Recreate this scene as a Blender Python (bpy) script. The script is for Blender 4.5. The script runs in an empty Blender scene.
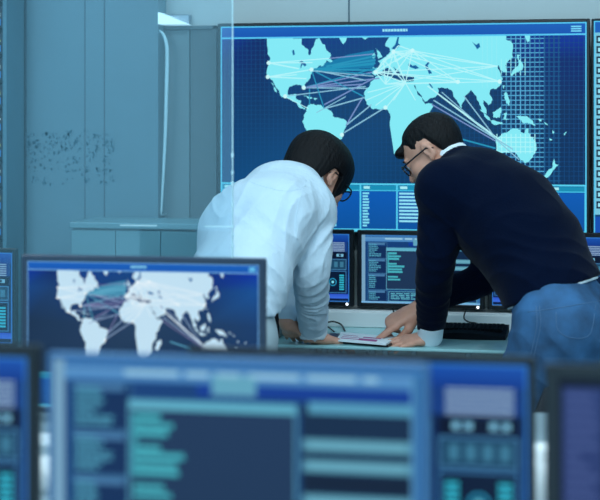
import bpy, math, random
import numpy as np
from mathutils import Vector, Matrix
random.seed(7)
F = 1600.0; Y0 = 128.0; CH = 1.43; TH = math.radians(11.6)
CT, ST = math.cos(TH), math.sin(TH)
scene = bpy.context.scene
COL = scene.collection

# ---------------------------------------------------------------- helpers
def P(px, py, D):                      # camera-frame point (x right, depth, z)
    return np.array([(px-300)/F*D, D, CH-(py-Y0)*D/F])
def W(p):                              # camera frame -> room frame
    return Vector((-ST*p[1]+CT*p[0], CT*p[1]+ST*p[0], p[2]))
def WP(px, py, Y):                     # point of the room plane y=Y seen at a pixel
    u = (px-300)/F; D = Y/(CT+u*ST)
    return W(P(px, py, D))
def lin(c):
    return tuple(((v/255)/12.92 if v/255 <= .04045 else ((v/255+.055)/1.055)**2.4) for v in c)
def mat(name, rgb, rough=.5, metal=0, spec=.5, bump=None, emis=0, var=0, vscale=8, sheen=0):
    m = bpy.data.materials.new(name); m.use_nodes = True
    nt = m.node_tree; b = nt.nodes['Principled BSDF']
    c = lin(rgb)
    b.inputs['Base Color'].default_value = (*c, 1)
    b.inputs['Roughness'].default_value = rough
    b.inputs['Metallic'].default_value = metal
    b.inputs['Specular IOR Level'].default_value = spec
    if sheen:
        b.inputs['Sheen Weight'].default_value = sheen
        b.inputs['Sheen Roughness'].default_value = .4
    if emis:
        b.inputs['Emission Color'].default_value = (*c, 1)
        b.inputs['Emission Strength'].default_value = emis
    tc = nt.nodes.new('ShaderNodeTexCoord')
    if var:
        n = nt.nodes.new('ShaderNodeTexNoise'); n.inputs['Scale'].default_value = vscale
        n.inputs['Detail'].default_value = 5
        r = nt.nodes.new('ShaderNodeValToRGB')
        r.color_ramp.elements[0].position = .3; r.color_ramp.elements[1].position = .7
        r.color_ramp.elements[0].color = (*[v*(1-var) for v in c], 1)
        r.color_ramp.elements[1].color = (*[min(1, v*(1+var)) for v in c], 1)
        nt.links.new(tc.outputs['Object'], n.inputs['Vector'])
        nt.links.new(n.outputs['Fac'], r.inputs['Fac'])
        nt.links.new(r.outputs['Color'], b.inputs['Base Color'])
    if bump:
        s, st, strch = bump
        mp = nt.nodes.new('ShaderNodeMapping'); mp.inputs['Scale'].default_value = strch
        n = nt.nodes.new('ShaderNodeTexNoise'); n.inputs['Scale'].default_value = s
        n.inputs['Detail'].default_value = 4
        bp = nt.nodes.new('ShaderNodeBump'); bp.inputs['Strength'].default_value = st
        bp.inputs['Distance'].default_value = .004
        nt.links.new(tc.outputs['Object'], mp.inputs['Vector'])
        nt.links.new(mp.outputs['Vector'], n.inputs['Vector'])
        nt.links.new(n.outputs['Fac'], bp.inputs['Height'])
        nt.links.new(bp.outputs['Normal'], b.inputs['Normal'])
    return m
def link(name, me, mats, parent=None, smooth=False):
    o = bpy.data.objects.new(name, me); COL.objects.link(o)
    for m in (mats if isinstance(mats, (list, tuple)) else [mats]): me.materials.append(m)
    if parent: o.parent = parent
    if smooth: me.polygons.foreach_set('use_smooth', [True]*len(me.polygons))
    return o
def tag(o, label, cat, group=None):
    o['label'] = label; o['category'] = cat
    if group: o['group'] = group
    return o
def thing(name, loc, label, cat, rz=0, group=None):
    o = bpy.data.objects.new(name, None); COL.objects.link(o)
    o.location = loc; o.rotation_euler = (0, 0, rz); o.empty_display_size = .1
    return tag(o, label, cat, group)
def struct(o):
    o['kind'] = 'structure'; return o

class MB:                               # collects simple shapes into one mesh
    def __init__(s): s.v = []; s.f = []; s.mi = []
    def add(s, v, f, mi=0):
        n = len(s.v); s.v += [tuple(q) for q in v]; s.f += [tuple(i+n for i in q) for q in f]; s.mi += [mi]*len(f); return s
    def box(s, x0, x1, y0, y1, z0, z1, b=0, mi=0):
        b = min(b, (x1-x0)/2.1, (y1-y0)/2.1, (z1-z0)/2.1)
        if b <= 0:
            v = [(x, y, z) for x in (x0, x1) for y in (y0, y1) for z in (z0, z1)]
            f = [(0,1,3,2),(4,6,7,5),(0,4,5,1),(2,3,7,6),(0,2,6,4),(1,5,7,3)]
            return s.add(v, f, mi)
        v = []; idx = {}
        for i, x in enumerate((x0, x1)):
            for j, y in enumerate((y0, y1)):
                for k, z in enumerate((z0, z1)):
                    sx, sy, sz = (b, -b)[i], (b, -b)[j], (b, -b)[k]
                    for a, q in enumerate(((x, y+sy, z+sz), (x+sx, y, z+sz), (x+sx, y+sy, z))):
                        idx[(i,j,k,a)] = len(v); v.append(q)
        f = []
        I = lambda i,j,k,a: idx[(i,j,k,a)]
        for i in (0, 1):
            q = [I(i,0,0,0), I(i,1,0,0), I(i,1,1,0), I(i,0,1,0)]; f.append(q if i else q[::-1])
            q = [I(0,i,0,1), I(0,i,1,1), I(1,i,1,1), I(1,i,0,1)]; f.append(q if i else q[::-1])
            q = [I(0,0,i,2), I(1,0,i,2), I(1,1,i,2), I(0,1,i,2)]; f.append(q if i else q[::-1])
        for i in (0, 1):
            for j in (0, 1):
                f.append([I(i,j,0,0), I(i,j,1,0), I(i,j,1,1), I(i,j,0,1)])
                f.append([I(i,0,j,0), I(i,1,j,0), I(i,1,j,2), I(i,0,j,2)])
                f.append([I(0,i,j,1), I(1,i,j,1), I(1,i,j,2), I(0,i,j,2)])
                for k in (0, 1): f.append([I(i,j,k,0), I(i,j,k,1), I(i,j,k,2)])
        return s.add(v, f, mi)
    def tube(s, pts, r, n=10, mi=0):
        pts = [Vector(p) for p in pts]; rs = r if isinstance(r, (list, tuple)) else [r]*len(pts)
        v = []; f = []; up = Vector((0, 0, 1)); prev = None
        for i, p in enumerate(pts):
            t = (pts[min(i+1, len(pts)-1)]-pts[max(i-1, 0)]).normalized()
            if prev is None: a = t.orthogonal().normalized()
            else: a = (prev-t*prev.dot(t)).normalized()
            prev = a; b = t.cross(a)
            for k in range(n):
                an = 2*math.pi*k/n; v.append(p+(a*math.cos(an)+b*math.sin(an))*rs[i])
        for i in range(len(pts)-1):
            for k in range(n):
                f.append((i*n+k, i*n+(k+1) % n, (i+1)*n+(k+1) % n, (i+1)*n+k))
        f.append(tuple(range(n))[::-1]); f.append(tuple((len(pts)-1)*n+k for k in range(n)))
        return s.add(v, f, mi)
    def lathe(s, prof, c=(0, 0, 0), n=24, mi=0):
        v = []; f = []
        for r, z in prof:
            for k in range(n):
                a = 2*math.pi*k/n; v.append((c[0]+r*math.cos(a), c[1]+r*math.sin(a), c[2]+z))
        m = len(prof)
        for i in range(m-1):
            for k in range(n): f.append((i*n+k, i*n+(k+1) % n, (i+1)*n+(k+1) % n, (i+1)*n+k))
        f.append(tuple(range(n))[::-1]); f.append(tuple((m-1)*n+k for k in range(n)))
        return s.add(v, f, mi)
    def build(s, name, mats, parent=None, smooth=False):
        me = bpy.data.meshes.new(name); me.from_pydata(s.v, [], s.f)
        o = link(name, me, mats, parent, smooth)
        me.polygons.foreach_set('material_index', s.mi); me.update()
        return o
def spline(pts, n=8):
    pts = [np.array(p, float) for p in pts]; out = []
    q = [2*pts[0]-pts[1]]+pts+[2*pts[-1]-pts[-2]]
    for i in range(1, len(q)-2):
        for k in range(n):
            t = k/n; a, b, c, d = q[i-1:i+3]
            out.append(.5*((2*b)+(-a+c)*t+(2*a-5*b+4*c-d)*t*t+(-a+3*b-3*c+d)*t**3))
    out.append(pts[-1]); return out

# ---------------------------------------------------------------- materials
M = {}
M['black'] = mat('black_plastic', (14, 17, 24), .35)
M['bezel'] = mat('dark_bezel', (10, 14, 22), .3, bump=(300, .05, (1,1,1)))
M['bezel2'] = mat('slate_bezel', (38, 54, 74), .35, bump=(300, .05, (1,1,1)))
M['backshell'] = mat('monitor_shell', (28, 34, 44), .5, bump=(200, .1, (1,1,1)))
M['silver'] = mat('silver_metal', (150, 165, 178), .3, .8)
M['frontbezel'] = mat('blue_grey_bezel', (50, 86, 124), .4)
M['steel'] = mat('brushed_steel', (110, 135, 145), .35, .7, bump=(60, .15, (1,1,20)))
M['white_cer'] = mat('white_ceramic', (225, 232, 235), .25)
M['paper'] = mat('white_paper', (225, 235, 240), .8, var=.03)
M['wall'] = mat('wall_paint', (184, 199, 202), .7, bump=(120, .08, (1,1,1)), var=.03, vscale=1.5)
M['added_ledge'] = mat('added_pale_ledge', (232, 238, 240), .5)
M['wall2'] = mat('side_wall', (95, 140, 155), .7, bump=(120, .08, (1,1,1)))
M['floor'] = mat('floor_vinyl', (160, 176, 180), .35, var=.08, vscale=4, bump=(40, .05, (1,1,1)))
M['ceil'] = mat('ceiling_tile', (190, 200, 205), .8, bump=(150, .2, (1,1,1)))
M['seam'] = mat('panel_joint', (56, 88, 104), .6)
M['door'] = mat('grey_door', (100, 126, 134), .45, var=.05, vscale=3)
M['doorframe'] = mat('door_frame', (74, 96, 104), .5)
M['panel'] = mat('blue_wall_panel', (88, 128, 144), .35, var=.12, vscale=1.6)
M['cab'] = mat('teal_cabinet', (92, 138, 150), .45, var=.04)
M['rack'] = mat('rack_black', (22, 34, 48), .5)
M['table'] = mat('pale_teal_laminate', (158, 208, 212), .25, var=.04, vscale=3)
M['desk'] = mat('grey_desk', (140, 160, 168), .4, var=.05, vscale=3)
M['led'] = mat('white_led_and_logo_dot', (240, 250, 255), .4, emis=2.0)
M['ledy'] = mat('amber_led', (230, 235, 150), .4, emis=1.5)
M['ledb'] = mat('blue_led', (40, 110, 190), .4, emis=.6)
M['cable'] = mat('black_rubber', (12, 16, 20), .6)
M['key'] = mat('matt_key', (12, 22, 30), .8, spec=.1)
M['skin'] = mat('skin', (205, 150, 128), .5, var=.07, vscale=40, bump=(220, .12, (1,1,1)))
M['skin'].node_tree.nodes['Principled BSDF'].inputs['Subsurface Weight'].default_value = .12
M['skin'].node_tree.nodes['Principled BSDF'].inputs['Subsurface Radius'].default_value = (.012, .005, .003)
M['hair'] = mat('black_hair', (6, 6, 10), .6, spec=.2, bump=(120, .8, (1,1,.25)))
M['hair2'] = mat('dark_brown_hair', (9, 9, 13), .6, spec=.2, bump=(160, 1.0, (1,1,.3)))
M['shirt'] = mat('white_shirt', (196, 216, 230), .8, bump=(20, .6, (1,1,.55)), sheen=.1)
for n_ in M['shirt'].node_tree.nodes:
    if n_.type == 'BUMP': n_.inputs['Distance'].default_value = .016
M['cuff'] = mat('white_cotton', (220, 232, 240), .8, bump=(60, .2, (1,1,1)))
M['sweater'] = mat('navy_knit', (3, 13, 35), .95, spec=.06, bump=(180, .35, (1,1,1)), sheen=.05)
M['jeans'] = mat('blue_denim', (38, 82, 122), .85, var=.55, vscale=10, bump=(250, .3, (1,1,2)))
M['seamthread'] = mat('denim_stitching', (70, 105, 140), .8)
M['trouser'] = mat('pale_trouser', (160, 178, 186), .8, bump=(30, .3, (1,1,1)))
M['belt'] = mat('navy_belt', (22, 38, 66), .4)
M['beltw'] = mat('pale_buckle', (200, 215, 225), .3, .6)
M['shoe'] = mat('dark_leather', (20, 18, 20), .35)
M['eye'] = mat('eye_white', (200, 205, 205), .2)
M['iris'] = mat('eye_iris', (40, 26, 20), .2)
M['chairf'] = mat('chair_mesh', (14, 20, 30), .7, bump=(300, .3, (1,1,1)))
M['print'] = mat('magenta_print', (170, 80, 140), .7)
M['mark'] = mat('dark_marker', (42, 92, 112), .6)
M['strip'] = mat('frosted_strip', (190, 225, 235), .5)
# glass: clear, slightly tinted, mirror-like at glancing angles
g = bpy.data.materials.new('clear_glass'); g.use_nodes = True; nt = g.node_tree; nt.nodes.clear()
out = nt.nodes.new('ShaderNodeOutputMaterial'); tr = nt.nodes.new('ShaderNodeBsdfTransparent')
tr.inputs[0].default_value = (.90, .955, .975, 1); gl = nt.nodes.new('ShaderNodeBsdfGlossy'); gl.inputs['Roughness'].default_value = .06
gl.inputs['Color'].default_value = (.8, .92, 1, 1)
df = nt.nodes.new('ShaderNodeBsdfDiffuse'); df.inputs[0].default_value = (*lin((150, 200, 220)), 1)
mx0 = nt.nodes.new('ShaderNodeMixShader'); mx0.inputs[0].default_value = .035
mx = nt.nodes.new('ShaderNodeMixShader'); mx.inputs[0].default_value = .05
nt.links.new(tr.outputs[0], mx0.inputs[1]); nt.links.new(df.outputs[0], mx0.inputs[2])
nt.links.new(mx0.outputs[0], mx.inputs[1]); nt.links.new(gl.outputs[0], mx.inputs[2]); nt.links.new(mx.outputs[0], out.inputs[0])
M['glass'] = g
gg = g.copy(); gg.name = 'spectacle_lens'; M['lens'] = gg
for n_ in gg.node_tree.nodes:
    if n_.type == 'BSDF_TRANSPARENT': n_.inputs[0].default_value = (.95, .97, 1, 1)
# screens: colours come from the picture the screen shows
sm = bpy.data.materials.new('lit_screen'); sm.use_nodes = True; nt = sm.node_tree; b = nt.nodes['Principled BSDF']
at = nt.nodes.new('ShaderNodeAttribute'); at.attribute_name = 'picture'
b.inputs['Base Color'].default_value = (.004, .005, .008, 1); b.inputs['Roughness'].default_value = .35
b.inputs['Specular IOR Level'].default_value = .08
nt.links.new(at.outputs['Color'], b.inputs['Emission Color']); b.inputs['Emission Strength'].default_value = .95
M['screen'] = sm

# ---------------------------------------------------------------- screen pictures
class Pic:
    def __init__(s, w, h): s.w = w; s.h = h; s.v = []; s.f = []; s.c = []
    def _p(s, u, v, L): return (u*s.w, -L*.00012, -v*s.h)
    def quad(s, pts, cols, L):
        n = len(s.v); s.v += [s._p(*p, L) for p in pts]; s.f.append(tuple(range(n, n+4)))
        s.c += [lin(c) for c in (cols if isinstance(cols, list) else [cols]*4)]
    def rect(s, x0, y0, x1, y1, c, L, c2=None):     # c2 = colour of the lower edge
        s.quad([(x0, y1), (x1, y1), (x1, y0), (x0, y0)], [c2, c2, c, c] if c2 else c, L)
    def frame(s, x0, y0, x1, y1, c, t, L):
        tv = t*s.w/s.h
        s.rect(x0, y0, x1, y0+tv, c, L); s.rect(x0, y1-tv, x1, y1, c, L)
        s.rect(x0, y0, x0+t, y1, c, L); s.rect(x1-t, y0, x1, y1, c, L)
    def line(s, a, b, t, c, L, c2=None):
        ax, ay, bx, by = a[0]*s.w, a[1]*s.h, b[0]*s.w, b[1]*s.h
        dx, dy = bx-ax, by-ay; l = math.hypot(dx, dy) or 1; nx, ny = -dy/l*t*s.w/2, dx/l*t*s.w/2
        q = [(ax+nx, ay+ny), (bx+nx, by+ny), (bx-nx, by-ny), (ax-nx, ay-ny)]
        q = [(x/s.w, y/s.h) for x, y in q]
        # keep the face turned to the viewer
        s.quad(q[::-1], c, L)
    def poly(s, pts, c, L, dy=None):
        dy = dy or .45/205; y0 = min(p[1] for p in pts); y1 = max(p[1] for p in pts); n = max(2, int(math.ceil((y1-y0)/dy))); dy = (y1-y0)/n
        for k in range(n):
            y = y0+(k+.5)*dy; xs = []
            for a, b in zip(pts, pts[1:]+pts[:1]):
                if (a[1] <= y) != (b[1] <= y): xs.append(a[0]+(y-a[1])/(b[1]-a[1])*(b[0]-a[0]))
            xs.sort()
            for a, b in zip(xs[::2], xs[1::2]): s.rect(a, y-dy/2, b, y+dy/2, c, L)
    def disc(s, x, y, r, c, L, n=14):
        s.poly([(x+r*math.cos(2*math.pi*k/n), y+r*math.sin(2*math.pi*k/n)*s.w/s.h) for k in range(n)], c, L)
    def text(s, x0, y0, x1, y1, rows, c, L, rnd, fill=.55, words=True):
        rh = (y1-y0)/rows
        for r in range(rows):
            x = x0; end = x0+(x1-x0)*rnd.uniform(.45, 1)
            while x < end:
                w = (x1-x0)*rnd.uniform(.08, .22) if words else end-x
                s.rect(x, y0+r*rh, min(x+w, end), y0+r*rh+rh*fill, c, L); x += w+(x1-x0)*.03
    def build(s, parent, loc):
        me = bpy.data.meshes.new('screen'); me.from_pydata(s.v, [], s.f)
        a = me.color_attributes.new('picture', 'FLOAT_COLOR', 'POINT')
        a.data.foreach_set('color', np.array([(*c, 1) for c in s.c], 'f').ravel())
        o = link('screen', me, M['screen'], parent); o.location = loc
        return o

NA = [(269,37.5),(305,37.8),(304.7,43.5),(308,46.8),(311.8,49.5),(312.5,54.7),(314,54),(314.8,49.5),(317.8,44),(319.3,39),(323,37.5),(326,43.5),(329,44),(332,51),(335,55),(333.5,57.8),(336.8,61.5),(334,61.8),(330.5,60),(328,63),(326,66),(324,65),(320.7,67.5),(317,71),(314,75),(309.5,81.7),(308,84),(308.7,88.5),(306.8,88.8),(305,85.5),(302.7,84),(297.5,84.3),(292,86.2),(290.7,90),(290.7,93.7),(294.5,93.7),(298,93),(300,93.7),(299.3,98.2),(304.2,99.7),(303.5,103.5),(304.7,106),(308.5,107.5),(307.7,109),(304,107.5),(301,104.5),(298.7,101.5),(293.5,99.2),(288.2,97),(284.5,96.2),(282.5,93),(279.5,87.7),(275.7,81.7),(272.7,78),(269,73.5),(269,69),(271,62),(272.7,57.7),(269.7,52.5),(269.3,45)]
LAND = [NA,
 [(273.5,81.7),(275.7,83),(279.2,91.8),(277.2,90)],
 [(310,106.7),(314.5,103.3),(319.7,104.5),(325,104.5),(328,107.2),(332.5,109),(336.2,112),(337,115.7),(343,117.2),(351,121),(350.5,125.5),(347.5,131.5),(346,138),(340,142),(337,151),(331,160),(328,172),(326,182),(322,178),(318,165),(315,151),(315.4,139.3),(310.7,130.7),(305.5,121),(307,115),(310,111)],
 [(343,37.5),(351,37.5),(350,41),(347,44)], [(365,36.7),(373.5,36.8),(369.5,39.7)],
 [(380,48),(383,51),(387,57),(382.5,58.5),(381.7,52.5)], [(376.5,55.5),(379,52.5),(380,57),(377,58)],
 [(307,95),(311,95.5),(316,97.5),(312,98)], [(317,97.5),(321,98),(319,99.5)],
 # europe, asia, africa in one piece
 [(395,36),(390.7,42),(390,46.5),(393.7,48),(395,51.7),(392,54.7),(388.5,57.7),(382.5,60.7),(384.7,64.5),(383,67.5),(377,67.5),(376.5,73.5),(380,75.7),(384.7,73.5),(387.7,69.7),(392,67.5),(395,69.7),(399.7,75),(401,73.5),(397.5,66.7),(403.5,70.5),(408,76.5),(410,74),(412,76.5),(418.5,76.5),(418,81),(409.5,81),(403.5,80),(396,78.7),(395,75.7),(387,75.5),(379.5,77),(375,81.7),(369.7,90),(369,97.5),(371,103.5),(376.8,108.6),(390.4,108.6),(394.5,113),(394.3,124.5),(398.6,152.7),(404.4,156.6),(416,152.7),(421.6,137.3),(427.4,122),(437.5,106.4),(436,103),(429.5,103.5),(427,100),(418.5,86),(419.5,84.5),(429.5,101.5),(438,97.5),(443,91.5),(441.7,88),(444,88),(452,88),(457,92),(461,100),(465.6,108),(467,102),(469,96),(475,90),(478,94),(481,100),(485,109),(490,114),(488,106),(487,100),(492,105),(496,100),(493,94),(494,90),(500,89),(505,84),(506,79),(504,74),(501,69),(502,66),(507,73),(510,73),(510,64),(516,58),(516,50),(514,43),(509,41),(510,34.5),(440,35)],
 [(526,34.5),(533,34.5),(532,43),(530,44)], [(517,70),(521,67),(520,56),(523,56),(521.5,60),(525.6,65),(525,71),(520,73),(514,77)],
 [(507,94),(509,92),(513,101),(512,106),(508,99)], [(496,112),(504,107),(505,110),(503,117),(497,117)],
 [(483,109),(493,117),(494,120),(490,118)], [(494,120),(506,122),(505.6,123.6),(495,122.4)], [(507,113),(510,112),(509,118),(512,119),(507,119)],
 [(506,86),(508,86),(507,89)],
 [(519,116),(530,116),(535,120),(538,125),(532,123),(525,122)], [(540,118),(544,120),(543,121)], [(546,121),(550,125),(548,124)],
 [(499,140),(502,136),(510,132),(513,129),(518,128),(523,129),(523,131),(527,133),(529,128),(531,128),(532.4,135),(537,139),(538.6,145),(537,152),(532,159),(527,161),(523,158),(520,153),(516,150),(510,151),(504,153),(499,153.6),(500,148)],
 [(556,157),(557,162),(560,163),(555,168),(547,176),(544,175),(554,166)], [(554,129),(556,132),(555,133)], [(551,137),(554,139),(552,139.5)], [(565,133),(568,131),(566.5,134.5)],
 [(427.4,134.7),(434.6,131),(436,136),(430,146.4),(425.3,145)]]
def coast(pl, lv=2, amp=.16, seed=5):
    r = random.Random(seed+len(pl))
    for _ in range(lv):
        o = []
        for a, b in zip(pl, pl[1:]+pl[:1]):
            l = math.hypot(b[0]-a[0], b[1]-a[1]); o.append(a)
            if 1.2 < l < 24 and min(a[1], b[1]) > 38:
                t = r.uniform(-1, 1)*amp; o.append(((a[0]+b[0])/2-(b[1]-a[1])*t, (a[1]+b[1])/2+(b[0]-a[0])*t))
        pl = o
    return pl
WATER = [[(412.5,65.2),(414,63),(417,66),(420,65.2),(423.7,68.2),(420,69.3),(415,67.5)],
 [(429.7,65.2),(432.7,62.2),(434.2,63),(432,66),(434.2,69.7),(436.5,73.5),(433.5,74.2),(432,70.5),(429.7,67.5)],
 [(301.2,61.8),(305,60),(308,62.2),(310.2,64.5),(308,65.7),(305.7,63.7),(304.2,67.5),(303.5,66.7),(304.5,62.2)],
 [(432.7,83.2),(435,84),(437.7,87.7),(436.5,88.2)], [(399.7,45),(402,37.5),(403.8,36.7),(402.7,43.5),(405,45.7),(399.7,50.2),(396,48.7)],
 [(476,43),(480,46),(483,44),(484,48),(481,50.5),(479,47)], [(295,50),(297,49),(298,54),(296,54.5)]]
def map_picture(w, h, simple=False):
    s = Pic(w, h)
    U = lambda p: ((p[0]-221)/366, (p[1]-25)/205)
    R = lambda x0, y0, x1, y1, c, L, c2=None: s.rect(*U((x0, y0)), *U((x1, y1)), c, L, c2)
    px = 1/366
    cols = {37: [(5,52,158),(10,40,105),(14,60,135),(16,66,130),(8,44,120),(5,50,165)],
            62: [(6,46,120),(10,44,100),(12,66,125),(16,76,130),(12,50,104),(6,36,110)],
            110: [(10,62,112),(10,58,106),(14,64,112),(16,66,112),(14,58,100),(9,44,92)],
            182: [(9,72,124),(9,76,130),(10,72,124),(10,62,108),(8,56,100),(8,48,92)]}
    if simple:
        cols[62] = [(18,66,130),(24,60,110),(20,60,120),(20,60,120),(16,52,110),(20,80,150)]
        cols[110] = [(24,48,78),(26,52,84),(30,56,90),(34,60,92),(28,58,96),(24,60,108)]
        cols[182] = [(26,50,80)]*6
    xs = [221, 262, 320, 400, 505, 587]; ys = [37, 62, 110, 182]
    for j in range(3):
        for i in range(5):
            a, b_ = cols[ys[j]], cols[ys[j+1]]
            s.quad([U((xs[i], ys[j+1])), U((xs[i+1], ys[j+1])), U((xs[i+1], ys[j])), U((xs[i], ys[j]))],
                   [b_[i], b_[i+1], a[i+1], a[i]], 0)
    R(221, 25, 587, 37, (22,98,190), 8, (16,84,178)); R(221, 182, 587, 230, (8,70,150), 0)
    if not simple:
        for x in np.arange(225, 586, 4.6): R(x, 37, x+.45, 182, (16,78,134), 1)
        for y in np.arange(40, 181, 4.6): R(222, y, 586, y+.45, (14,72,128), 1)
    land = (134,238,250) if not simple else (196,228,246)
    fan = [(316,70),(330,62),(352,54.5),(378,50),(380,60),(378,68),(352,69),(330,71)]
    s.poly([U(p) for p in fan], (18,124,172) if not simple else (60,140,175), 2)
    for pl in LAND: s.poly([U(p) for p in coast(pl)], land, 3)
    for pl in WATER: s.poly([U(p) for p in pl], (12,96,160), 4)
    if not simple:
        for x in np.arange(486, 560, 4.6):
            f = max(.15, 1-abs(x-522)/34); c = tuple(int(a*f+b_*(1-f)) for a, b_ in zip((98,190,232), (14,70,122)))
            if x > 503: R(x, 38, x+.9, 181, c, 2); (R(x, 60, x+.6, 76, (160,246,252), 5) if x < 528 else None)
            else: R(x, 38, x+.5, 88, (150,240,250), 5)
        for y in np.arange(40, 181, 4.6):
            R(505, y, 546, y+.9, (84,176,222), 2); R(546, y, 562, y+.7, (26,96,150), 2)
        for x in np.arange(500, 538, 4.6): R(x, 133, x+.8, 152, (176,250,255), 6)
        for y in np.arange(136, 152, 4.6): R(502, y, 536, y+.8, (176,250,255), 6)
    teal, pink, pale, wht = (38,150,190), (122,150,205), (140,200,225), (186,250,255)
    if simple: teal, pink, pale, wht = (90,165,195), (120,120,165), (140,165,200), (225,242,252)
    H = [(271,62),(270,76),(288,95.5),(307,87),(315,69)]
    links = [(H[0],(316,62),wht,.8),(H[0],(302,68),wht,1),(H[1],(315,69),wht,.9),(H[1],(310,78),wht,.9),(H[1],(300,74),wht,.7),(H[0],(333,58),wht,.7),
      ((333,58),(378,54),pink,.8),(H[3],(380,68),teal,.9),(H[3],(377,72),pink,.9),(H[3],(384,78),pink,1),(H[3],(372,88),pale,.9),(H[2],(370,86),pale,.8),
      (H[4],(380,70),teal,1.4),(H[4],(376,74),teal,.9),(H[4],(370,80),pale,.9),(H[4],(368,96),teal,1),(H[4],(328,108),teal,.9),(H[4],(378,64),teal,1.5),
      ((312,70),(378,76),pale,.8),(H[3],(366,84),pink,1),((328,104),(378,78),pink,1),((328,108),(369,97),pale,1),((313,88),(313,104),teal,.9),
      ((350,125),(367,97),pink,1),((351,124),(376,104),pale,1),((348,132),(388,108),pale,1),((320,112),(350,96),pale,.7),
      ((290,97),(312,108),wht,.6),((336,66),(380,60),teal,1.5),((330,66),(380,56),teal,1.4),((324,69),(380,63),teal,1.5)]
    E = [(398,52),(417,51),(380,72),(390,84),(410,83),(388,60)]
    for e in E[:4]:
        for t in [(462,82),(503,82),(501,67)]: links.append((e, t, wht, .7))
    for t in [(372,92),(370,100),(380,105),(390,108),(420,100),(398,100)]: links.append((E[4], t, wht, .7))
    for a in E:
        for b_ in E:
            if a < b_: links.append((a, b_, wht, .8))
    for t in [(403,46),(394,58),(400,62),(408,57),(425,60)]: links += [(t, (398,52), wht, .8), (t, (417,51), wht, .8)]
    links += [((440,92),(499,137),wht,1),((438,100),(516,148),pale,1),((468,96),(499,137),pale,.9),((436,104),(499,140),pink,.9),((450,134),(499,147),teal,1.2),((432,86),(505,140),wht,.9),((446,92),(522,158),pale,.8)]
    for a, b_, c, t in links: s.line(U(a), U(b_), t*px*(1.5 if simple else 1.25), c, 7)
    for p in H+[(417,51),(398,52),(462,82),(503,82),(346,134),(390,107),(380,72)]: s.disc(*U(p), 2.1*px, (205,253,255) if not simple else (240,250,255), 8)
    br = (88,204,248) if not simple else (110,170,225)
    s.frame(*U((221,25)), *U((587,230)), br, 1.3*px, 9); R(222, 36, 586, 37.6, br, 9)
    R(387, 29.5, 412, 32, (150,230,250), 9)
    for k in range(8): R(389+k*3, 29.3, 389.6+k*3, 32.2, (40,130,200), 10)
    for k in range(3): R(572, 28.6+k*2.2, 582, 29.9+k*2.2, (120,220,250), 9)
    # table panel along the bottom
    rnd = random.Random(3)
    R(221, 182, 587, 183.6, (90,214,246), 9); R(222, 184, 586, 189, (24,144,184), 8)
    R(222, 188.6, 586, 189.6, (70,200,236), 9); R(222, 227, 586, 230, (90,214,246), 9)
    R(222, 190, 586, 227, (8,92,184), 8, (10,84,160))
    seps = [221, 258, 293, 328, 364, 400.7, 437, 474, 511, 548, 585]
    for x in seps: R(x, 182, x+1.6, 230, (84,210,244), 9)
    for i, x in enumerate(seps[:-1]):
        R(x+4, 184.8, x+10+rnd.random()*8, 187.4, (170,240,250), 9)
        k = i % 3
        if k == 0:
            for a in range(2):
                for r in range(10): R(x+3+a*5, 191+r*3.5, x+7.4+a*5, 193.4+r*3.5, (130,225,246), 9)
        elif k == 1:
            for r in range(12): R(x+3, 191+r*2.9, x+7+rnd.random()*3, 192.8+r*2.9, (130,225,246), 9)
        else:
            for r in range(9): R(x+3, 191+r*3.4, x+20+rnd.random()*10, 192.8+r*3.4, (150,232,248), 9)
    return s
def list_picture(w, h):                 # column of dark icons on a pale strip
    s = Pic(w, h); s.rect(0, 0, 1, 1, (8,60,140), 0, (10,70,120)); s.frame(0, 0, 1, 1, (88,204,248), .0035, 3)
    s.rect(0, 0, 1, .055, (22,98,190), 1); s.rect(.0, .055, .06, .9, (120,200,225), 1)
    for k in range(17):
        y = .07+k*.048; s.rect(.007, y, .04, y+.034, (10,30,60), 2); s.rect(.011, y+.008, .03, y+.026, (150,225,245), 3)
        s.rect(.08, y, .5, y+.02, (60,150,210), 2)
    s.rect(0, .91, 1, 1, (20,80,180), 2); return s
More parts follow.
